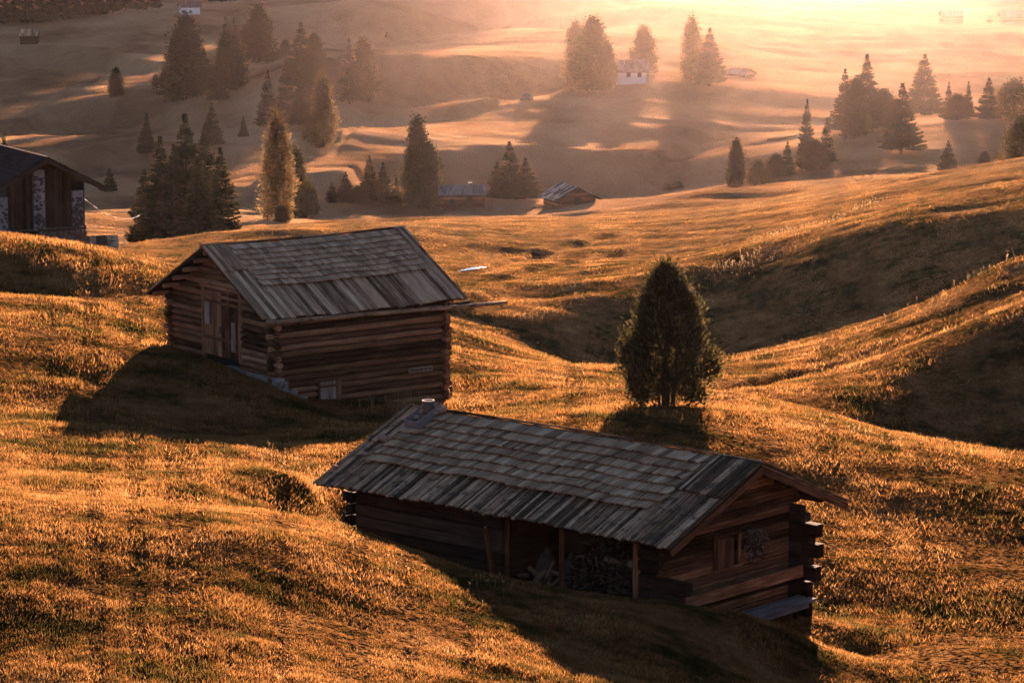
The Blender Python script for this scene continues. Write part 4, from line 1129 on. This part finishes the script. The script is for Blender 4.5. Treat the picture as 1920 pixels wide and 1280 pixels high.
# ------------------------------------------------------------------ the stone and timber barn at the left edge
def build_stone_barn():
    Yb = 150.0; x0 = (157 - 960) / F * Yb / cp * .995
    e = at(157, 352, Yb)
    # near gable: runs left from this right corner; frame: u along the ridge going left and away, v along the gable to the right
    W, L = 4.0, 9.0
    a = R(61)
    U = np.array((-math.cos(a), math.sin(a), 0)); Vv = np.array((math.sin(a), math.cos(a), 0))
    o = np.array((e[0], e[1], e[2])) - Vv * W
    class H: pass
    h = Hut("stone_barn", "dark stone and board barn with white plaster pillars, cut by the left edge", "barn", o, 61, True)
    ze, zr = 0.0, 1.15; vm = W / 2; v0, v1 = -.75, W + .75; m = (zr + .3 - ze) / (W / 2 + .75)
    zr = zr + .12
    b = MB()                                              # field stone walls up to the board panels
    for fx, a0, a1, ax in ((0, 0, W, 'v'), (W, 0, L, 'u'), (0, 0, L, 'u'), (L, 0, W, 'v')):
        z = -2.9
        while z < -1.75:
            hh = .14 + .12 * rng.random(); q = a0
            while q < a1:
                l = .18 + .32 * rng.random(); dep = .05 + .06 * rng.random()
                l = min(l, a1 - q + .05)
                if ax == 'v' and fx == 0: b.box(h.P(-dep, q, z), h.P(0, l - .03, 0), h.P(.4, 0, 0), h.P(0, 0, hh - .02), jit=.03)
                elif ax == 'v': b.box(h.P(L - .3, q, z), h.P(0, l - .03, 0), h.P(.3 + dep, 0, 0), h.P(0, 0, hh - .02), jit=.03)
                elif fx == W: b.box(h.P(q, W - .3, z), h.P(l - .03, 0, 0), h.P(0, .3 + dep, 0), h.P(0, 0, hh - .02), jit=.03)
                else: b.box(h.P(q, -dep, z), h.P(l - .03, 0, 0), h.P(0, .3, 0), h.P(0, 0, hh - .02), jit=.03)
                q += l
            z += hh
    b.box(h.P(.1, .1, -3), h.P(L - .2, 0, 0), h.P(0, W - .2, 0), h.P(0, 0, 2.2), var=.2)
    b.build("stone_wall", DSTONE, h.root)
    for v, w_, zt in ((.06, .34, -.2), (1.62, .5, .92), (3.42, .5, -.1)):      # plastered pillars, plaster flaking off dark stones
        b = MB(); b.box(h.P(-.13, v, -1.9), h.P(0, w_, 0), h.P(.35, 0, 0), h.P(0, 0, zt + 1.9), var=.6)
        p = b.build("pillar", PLASTER, h.root); s_ = MB()
        n = int(70 * (zt + 1.9) * w_ / .5); dens = .25 if v < 1 else (1.0 if v > 3 else .6)
        for k in range(int(n * dens)):
            r = .035 + .05 * rng.random(); f = rng.random() ** (1.3 if v < 3 else 1)
            s_.blob(h.P(-.13, v + w_ * rng.random(), -1.85 + (zt + 1.55) * f), (r * 1.2, r * 1.0, r * .8), rough=.3, var=.2 * rng.random())
        s_.build("bare_stone", DSTONE, p)["kind"] = "stuff"
    for a0, a1 in ((.4, 1.62), (2.12, 3.42)):                                # upright boards between the pillars
        b = MB(); v = a0
        while v < a1 - .02:
            wd = min(.15 + .06 * rng.random(), a1 - v); tp = min((v - v0) * m, (v1 - v - wd) * m) - .12
            b.box(h.P(.02 + .02 * rng.random(), v, -1.75), h.P(0, 0, 1.75 + tp), h.P(0, wd - .012, 0), h.P(.03, 0, 0), jit=.006); v += wd
        b.build("board_panel", DARKW, h.root)
    b = MB(); v = W - .06
    for q in range(3): b.box(h.P(.04, .0 + q * .14, -1.75), h.P(0, 0, 1.6), h.P(0, .13, 0), h.P(.03, 0, 0))
    b.build("board_panel", DARKW, h.root)
    for side, vv in (("n", -.02), ("f", W)):
        b = MB(); u = 0.02
        while u < L: b.box(h.P(u, vv, -1.75), h.P(0, 0, 1.75 + .25), h.P(.19, 0, 0), h.P(0, .03, 0), jit=.006); u += .2
        b.build("side_boarding", DARKW, h.root)
    b = MB(); b.beam(h.P(-.1, .0, -1.78), h.P(-.1, W, -1.78), .1, square=1, segs=2, var=.8); b.build("sill_beam", DARKW, h.root)
    b = MB()                                              # low door
    for q in range(5): b.box(h.P(-.16, .85 + q * .16, -2.75), h.P(0, 0, .9), h.P(0, .15, 0), h.P(-.03, 0, 0), jit=.006)
    d = b.build("door", DARKW, h.root)
    b = MB(); b.beam(h.P(-.18, .78, -2.7), h.P(-.18, .78, -1.8), .09, square=1, segs=1); b.beam(h.P(-.18, 1.70, -2.7), h.P(-.18, 1.70, -1.8), .09, square=1, segs=1); b.beam(h.P(-.18, .74, -1.82), h.P(-.18, 1.74, -1.82), .1, square=1, segs=1); b.build("door_frame", BEAMW, d)
    zr2 = m * (W / 2 + .75)
    rt = MB(); tl = MB()
    for side in (0, 1):
        ve = v0 if side == 0 else v1
        d = h.P(0, ve - vm, -zr2); Ls = np.linalg.norm(d); d /= Ls; n = np.cross(h.u, d); n /= np.linalg.norm(n); n = n if n[2] > 0 else -n
        O = h.P(-.9, vm, zr2); rt.box(O, d * Ls, h.P(L + 1.6, 0, 0), n * .05, var=.2)
        r = 0; c = 0
        while r < Ls - .02:                              # slate rows
            u = -.92 + (.18 if c % 2 else 0)
            while u < L + .65:
                wd = .34 + .06 * rng.random(); tl.box(O + h.P(u + .9, 0, 0) + d * r + n * (.055 + .01 * rng.random()), d * .36 + n * .02, h.P(wd - .012, 0, 0), n * .018, jit=.01); u += wd
            r += .3; c += 1
        bb = MB(); bb.box(O - n * .16 + h.P(-.035, 0, 0), d * Ls, h.P(.035, 0, 0), n * .2, var=.6); bb.build("barge_board", DARKW, h.root)
    r_ = rt.build("roof", DARKW, h.root); tl.build("roof_slate", plain("dark_roof_slate", (.035, .030, .028), sc_=3, rough=.95, spec=.03, var=.4), r_)["kind"] = "stuff"
    b = MB(); b.beam(h.P(-.9, vm, zr2 + .07), h.P(L + .6, vm, zr2 + .07), .16, .08, square=1, segs=6, var=.9); b.build("ridge_cap", DARKW, r_)
    return h
sb = build_stone_barn()
# low shed beside it
def shed(name, label, px, py, Y, L, W, hf, hb, ang, roofm, wallm, cat="shed"):
    x, y, z = at(px, py, Y); c, s = math.cos(R(ang)), math.sin(R(ang)); U = np.array((c, s, 0)); V = np.array((-s, c, 0)); Z = np.array((0, 0, 1.))
    e = empty(name, (x, y, z)); tag(e, label, cat)
    n = int(L / .2)
    b = MB()
    for k in range(n): b.box(U * (k * L / n) - Z * .6, U * (L / n - .01), V * .04, Z * (hf + .6), jit=.01)
    for k in range(n): b.box(U * (k * L / n) + V * W - Z * .6, U * (L / n - .01), V * .04, Z * (hb + .6), jit=.01)
    m_ = int(W / .2)
    for uu in (0, L - .04):
        for k in range(m_): b.box(U * uu + V * (k * W / m_) - Z * .6, V * (W / m_ - .01), U * .04, Z * (hf + (hb - hf) * k / m_ + .6), jit=.01)
    b.build("wall", wallm, e)
    b = MB(); d = V * (W + .5) + Z * (hb - hf) * (W + .5) / W; O = -V * .25 - U * .25 + Z * (hf + .03 - (hb - hf) * .25 / W)
    for k in range(n + 2): b.box(O + U * (k * (L + .5) / (n + 2)), U * ((L + .5) / (n + 2) - .01), d, Z * .05, jit=.015)
    b.build("roof", roofm, e); return e
shed("plank_shed", "low plank shed with a sloping roof right beside the stone barn", 172, 492, 147.5, .95, 1.5, .42, .80, 8, OLDROOF, DARKW)

# ------------------------------------------------------------------ small buildings across the valley
def small_house(name, label, cat, px, py, Y, L, W, hw, hr, ang, mirror, wallm, roofm, og=.5, oe=.5, logs=True, wins=(), door=None, chim=None, shak=False, group=None, dz=0):
    x, y, z = at(px, py, Y)
    h = Hut(name, label, cat, (x, y, z + dz), ang, mirror, group)
    def wall(ax, fx, a1):
        b = MB()
        if logs:
            z_ = -.9
            while z_ < hw + (hr if ax == 'v' else 0):
                lo, hi = 0, a1
                if z_ > hw: f = (z_ - hw) / hr; lo, hi = a1 / 2 * f, a1 - a1 / 2 * f
                if hi - lo < .3: break
                e = .15 if z_ < hw else 0
                p0, p1 = (h.P(lo - e, fx, z_ + .12), h.P(hi + e, fx, z_ + .12)) if ax == 'u' else (h.P(fx, lo - e, z_ + .12), h.P(fx, hi + e, z_ + .12))
                b.beam(p0, p1, .22, .25, square=.5, segs=2); z_ += .24
        else:
            if ax == 'u': b.prism([h.P(0, fx - .1, -.9), h.P(a1, fx - .1, -.9), h.P(a1, fx - .1, hw), h.P(0, fx - .1, hw)], h.P(0, .2, 0), var=.5)
            else: b.prism([h.P(fx - .1, 0.1, -.9), h.P(fx - .1, a1 - .1, -.9), h.P(fx - .1, a1 - .1, hw), h.P(fx - .1, a1 / 2, hw + hr), h.P(fx - .1, .1, hw)], h.P(.2, 0, 0), var=.5)
        b.build("wall", wallm, h.root)
    wall('v', 0, W); wall('u', 0, L); wall('v', L, W); wall('u', W, L)
    m = hr / (W / 2); vm_ = W / 2; r = MB(); t_ = MB()
    for ve in (-oe, W + oe):
        d = h.P(0, ve - vm_, -(abs(ve - vm_)) * m); Ls = np.linalg.norm(d); d /= Ls; n = np.cross(h.u, d); n /= np.linalg.norm(n); n = n if n[2] > 0 else -n
        O = h.P(-og, vm_, hw + hr + .1); r.box(O, d * Ls, h.P(L + 2 * og, 0, 0), n * .06, var=.3)
        u = 0
        while u < L + 2 * og - .05:
            wd = min(.25 + .2 * rng.random(), L + 2 * og - u); k = 0; q = 0
            while q < Ls - .1:
                l = min(Ls - q, .9 + .4 * rng.random()); t_.box(O + h.P(u, 0, 0) + d * q + n * (.065 + .015 * rng.random()), d * l + n * .015, h.P(wd - .015, 0, 0), n * .03, jit=.01); q += l * .92
            u += wd
    rf = r.build("roof", DARKW, h.root); t_.build("roof_shake", roofm, rf)["kind"] = "stuff"
    for k, (ax, c, z_, ww, hh, kind) in enumerate(wins):
        b = MB(); f = MB(); O = h.P(c, -.13, z_) if ax == 'u' else h.P(-.13, c, z_); A = h.P(ww, 0, 0) if ax == 'u' else h.P(0, ww, 0); N = h.P(0, -.05, 0) if ax == 'u' else h.P(-.05, 0, 0)
        b.box(O, A, (0, 0, hh), N * .6, var=.2)
        w1 = b.build("door" if kind == "door" else "window", DARKW if kind == "door" else DARK, h.root)
        f.beam(O - (0, 0, .03), O + A - (0, 0, .03), .07, square=1, segs=1, sides=8); f.beam(O + (0, 0, hh + .03), O + A + (0, 0, hh + .03), .07, square=1, segs=1, sides=8)
        f.build("frame", BEAMW, w1)
    if chim:
        b = MB(); b.box(h.P(chim[0], chim[1], hw), h.P(.4, 0, 0), h.P(0, .4, 0), h.P(0, 0, hr + chim[2]), var=.5); b.box(h.P(chim[0] - .06, chim[1] - .06, hw + hr + chim[2]), h.P(.52, 0, 0), h.P(0, .52, 0), h.P(0, 0, .1), var=.9)
        b.build("chimney", STONE, h.root)
    return h
PALEROOF = wood("pale_far_roof_wood", [(.30, (.10, .08, .07)), (.45, (.25, .20, .17)), (.6, (.42, .35, .31)), (.72, (.6, .52, .48))], tone=.22)
PATCHROOF = wood("patched_far_roof", [(.30, (.05, .04, .035)), (.47, (.12, .09, .07)), (.52, (.6, .5, .42)), (.72, (.8, .7, .6))], tone=.6)
small_house("shingled_hut", "small brown log hut with shingled roof and stub chimney, beside the ragged stone pine", "hut", 829, 387, 401, 4.85, 3.0, 1.45, .75, 4, False, LOGW, PALEROOF, .45, .55, True, (('u', .9, .3, .5, .5, 'w'), ('u', 2.9, .2, .7, 1.1, 'door')), chim=(3.2, 1.2, .35))
h5 = small_house("gabled_hut", "small log hut with patched bright roof edge, gable towards the viewer, in the hollow", "hut", 1050, 388, 397, 4.6, 4.3, .95, 1.15, 68, True, LOGW, PATCHROOF, .5, .75, True, (('v', 1.8, -.1, .8, 1.1, 'door'),))
small_house("white_cottage", "white walled cottage with grey roof and two small windows among the pines", "cottage", 1160, 154, 524, 4.2, 3.4, 1.75, 1.35, 7, False, WHITEW, PALEROOF, .45, .5, False, (('u', 1.2, .75, .6, .6, 'w'), ('u', 2.9, .75, .6, .6, 'w')))
small_house("flat_hut", "low hut with a flat pitched roof at the foot of the hazy spruce", "hut", 1396, 158, 545, 3.6, 2.6, 1.5, .6, 40, True, BEAMW, PALEROOF, .3, .4, True)
small_house("alpine_house", "two storey pale house with red brown roof and balcony at the top left", "house", 342, 36, 706, 3.6, 3.6, 2.5, .8, 14, False, WHITEW, LATHE, .5, .6, False, (('u', .4, 1.2, .4, .5, 'w'), ('u', 1.5, 1.2, .4, .5, 'w'), ('v', .6, 1.7, .5, .5, 'w'), ('v', 2.0, 1.7, .5, .5, 'w'), ('v', 1.2, -.2, .9, 1.2, 'door')), chim=(2.8, 1.4, .5))
small_house("grey_hut", "small grey plank hut with blue grey roof at the far left", "hut", 39, 80, 655, 3.1, 2.4, 1.3, 1.0, 3, False, DARKW, ROOFW, .25, .3, True)
small_house("hay_hut", "pale hazy hay hut, left one of the two at the top right", "hut", 1768, 39, 700, 4.0, 2.8, .95, .85, 4, False, LOGW, PALEROOF, .3, .3, True, group="hay huts at the top right")
small_house("hay_hut", "hazy hay hut cut by the right edge, right one of the two", "hut", 1880, 42, 700, 5.0, 3.0, 1.1, 1.0, 4, False, LOGW, PALEROOF, .4, .4, True, group="hay huts at the top right")
# fence beside the shingled hut
e = empty("rail_fence", at(905, 388, 400)); tag(e, "short rail fence at the right of the small shingled hut", "fence")
for k in range(3): b = MB(); b.beam((k * .5, .1 * k, -.4), (k * .5, .1 * k, .75), .09, segs=1); b.build("post", LOGW, e)
b = MB(); b.beam((-.6, 0, .6), (1.1, .2, .6), .07, segs=1); b.build("rail", LOGW, e); b = MB(); b.beam((-.6, 0, .25), (1.1, .2, .25), .07, segs=1); b.build("rail", LOGW, e)
# rocks and a haystack
def rock(name, px, py, rx, rz, Y0, label, cat, mt, Y=None):
    x, y = hit(px, py, Y0) if Y is None else ((px - 960) / F * Y / cp, Y)
    b = MB(); b.blob((0, 0, rz * .3), (rx, rx * .8, rz), n=2, rough=.18); return thing_at(b, name, mt, (x, y, gz(x, y)), label, cat)
rock("haystack", 727, 71, .55, 1.0, 580, "tiny pointed haystack on the lit crest, top centre left", "haystack", LOGW)
rock("boulder", 987, 188, .95, .75, 470, "brown boulder on the sunlit slope left of the big stone pine", "boulder", DSTONE)
rock("boulder", 1856, 41, .7, .4, 640, "small dark boulder between the two hay huts", "boulder", DSTONE)
# power cable slung between the barn and the trees
CBW = .011
def cable(name, p0, p1, sagm, label):
    p0, p1 = np.array(p0), np.array(p1); b = MB(); N = 16
    pt = lambda f: (p0 + (p1 - p0) * f - (0, 0, sagm * 4 * f * (1 - f))) - p0
    for k in range(N): b.beam(pt(k / N), pt((k + 1) / N + .002), CBW, sides=5, segs=1, jit=0, var=.5)
    thing_at(b, name, IRON, p0, label, "cable")
cable("power_cable", at(158, 372, 151), at(262, 404, 205), .5, "thin power cable from the stone barn to the dark spruce clump")
cable("power_cable", at(440, 395, 290), at(508, 412, 300), .45, "thin power cable hanging between the spruce clump and the golden larch")
# a strip of shining water in the meadow
def water():
    pts = [(845, 512.5), (862, 508.5), (880, 504.5), (900, 500.5), (914, 501.5), (896, 505), (874, 508.5), (852, 513.5)]
    V = []
    for px, py in pts:
        x, y = hit(px, py, 150, 320); V.append((x, y))
    zz = max(gz(x, y) for x, y in V) + .05
    b = MB(); c = np.mean(V, 0)
    V3 = [np.array((x, y, gz(x, y) + .02)) for x, y in V]; n = len(V3)
    for i in range(n // 2 - 1):
        b._add([V3[i], V3[i + 1], V3[n - 2 - i], V3[n - 1 - i]], [(0, 3, 2, 1)], [V3[i]] * 4, .5)
    m, t, bs = mat("meadow_water"); bs.inputs["Base Color"].default_value = (.03, .03, .035, 1); bs.inputs["Roughness"].default_value = .12
    t.links.new(bump(t, noise(t, None, 8, 3), .25, .02), bs.inputs["Normal"])
    o = b.build("water", m); tag(o, kind="structure")
water()
# seed stalks
def stalks(label, regs, n, hgt, name="seed_stalks"):
    P = []; D = []; Ln = []; Wd = []; T = []
    g = np.random.default_rng(len(label))
    for (px0, py0, px1, py1, Ya, Yb) in regs:
        m = int(n / len(regs)); f = g.random(m); Y = Ya + (Yb - Ya) * f + g.normal(size=m) * 1.1; px = px0 + (px1 - px0) * f + g.normal(size=m) * 14; f = np.round(f * 9) / 9
        X = (px - 960) / F * Y / cp * 1.01; Z = ground(X, Y); sc_ = Y / 100
        for x, y, z, s_ in zip(X, Y, Z, sc_):
            h_ = hgt * s_ ** .5 * (.5 + .7 * g.random()); ln = np.array((g.normal() * .18, g.normal() * .18, 1)); top = np.array((x, y, z)) + ln * h_
            P.append((x, y, z - .02)); D.append(ln); Ln.append(h_); Wd.append(.004 * s_); T.append(.6 + .4 * g.random())
            for q in range(5): P.append(top - ln * h_ * .07 * q); D.append(np.array((g.normal(), g.normal(), 1.3))); Ln.append(.05 * s_ ** .5); Wd.append(.010 * s_ ** .7); T.append(.5 + .5 * g.random())
    me = sprigs_mesh(name, P, D, Ln, Wd, SEED, T); o = bpy.data.objects.new(name, me); COL.objects.link(o)
    tag(o, label, "tall grass", kind="stuff")
SEED = foliage("seed_heads", [(0, (.14, .075, .03)), (.5, (.30, .17, .07)), (1, (.48, .32, .16))], .5)
stalks("dry seed stalks standing along the foot of the log barn", [(735, 758, 832, 756, 107.5, 109.8), (690, 765, 760, 762, 106, 107)], 70, .42)
stalks("dry seed stalks at the edge of the barn's shadow", [(485, 838, 655, 868, 87.5, 84)], 70, .26)
stalks("bright tall grass in a band on the sunlit ridge", [(1330, 505, 1420, 470, 186, 189), (1400, 468, 1560, 425, 196, 212), (1470, 440, 1640, 400, 205, 226)], 260, .22)
stalks("tufts of longer grass on the brow below the long hut", [(650, 1045, 780, 1060, 67, 67.6), (880, 1098, 960, 1118, 68, 68.6), (1560, 800, 1700, 845, 99.5, 96), (1500, 1040, 1600, 1120, 79, 77)], 90, .18)
stalks("loose seed stalks on the right hand spurs", [(1560, 640, 1900, 560, 149, 150), (1300, 700, 1500, 665, 146, 147)], 60, .3)
build_haze()
build_glow_mist()
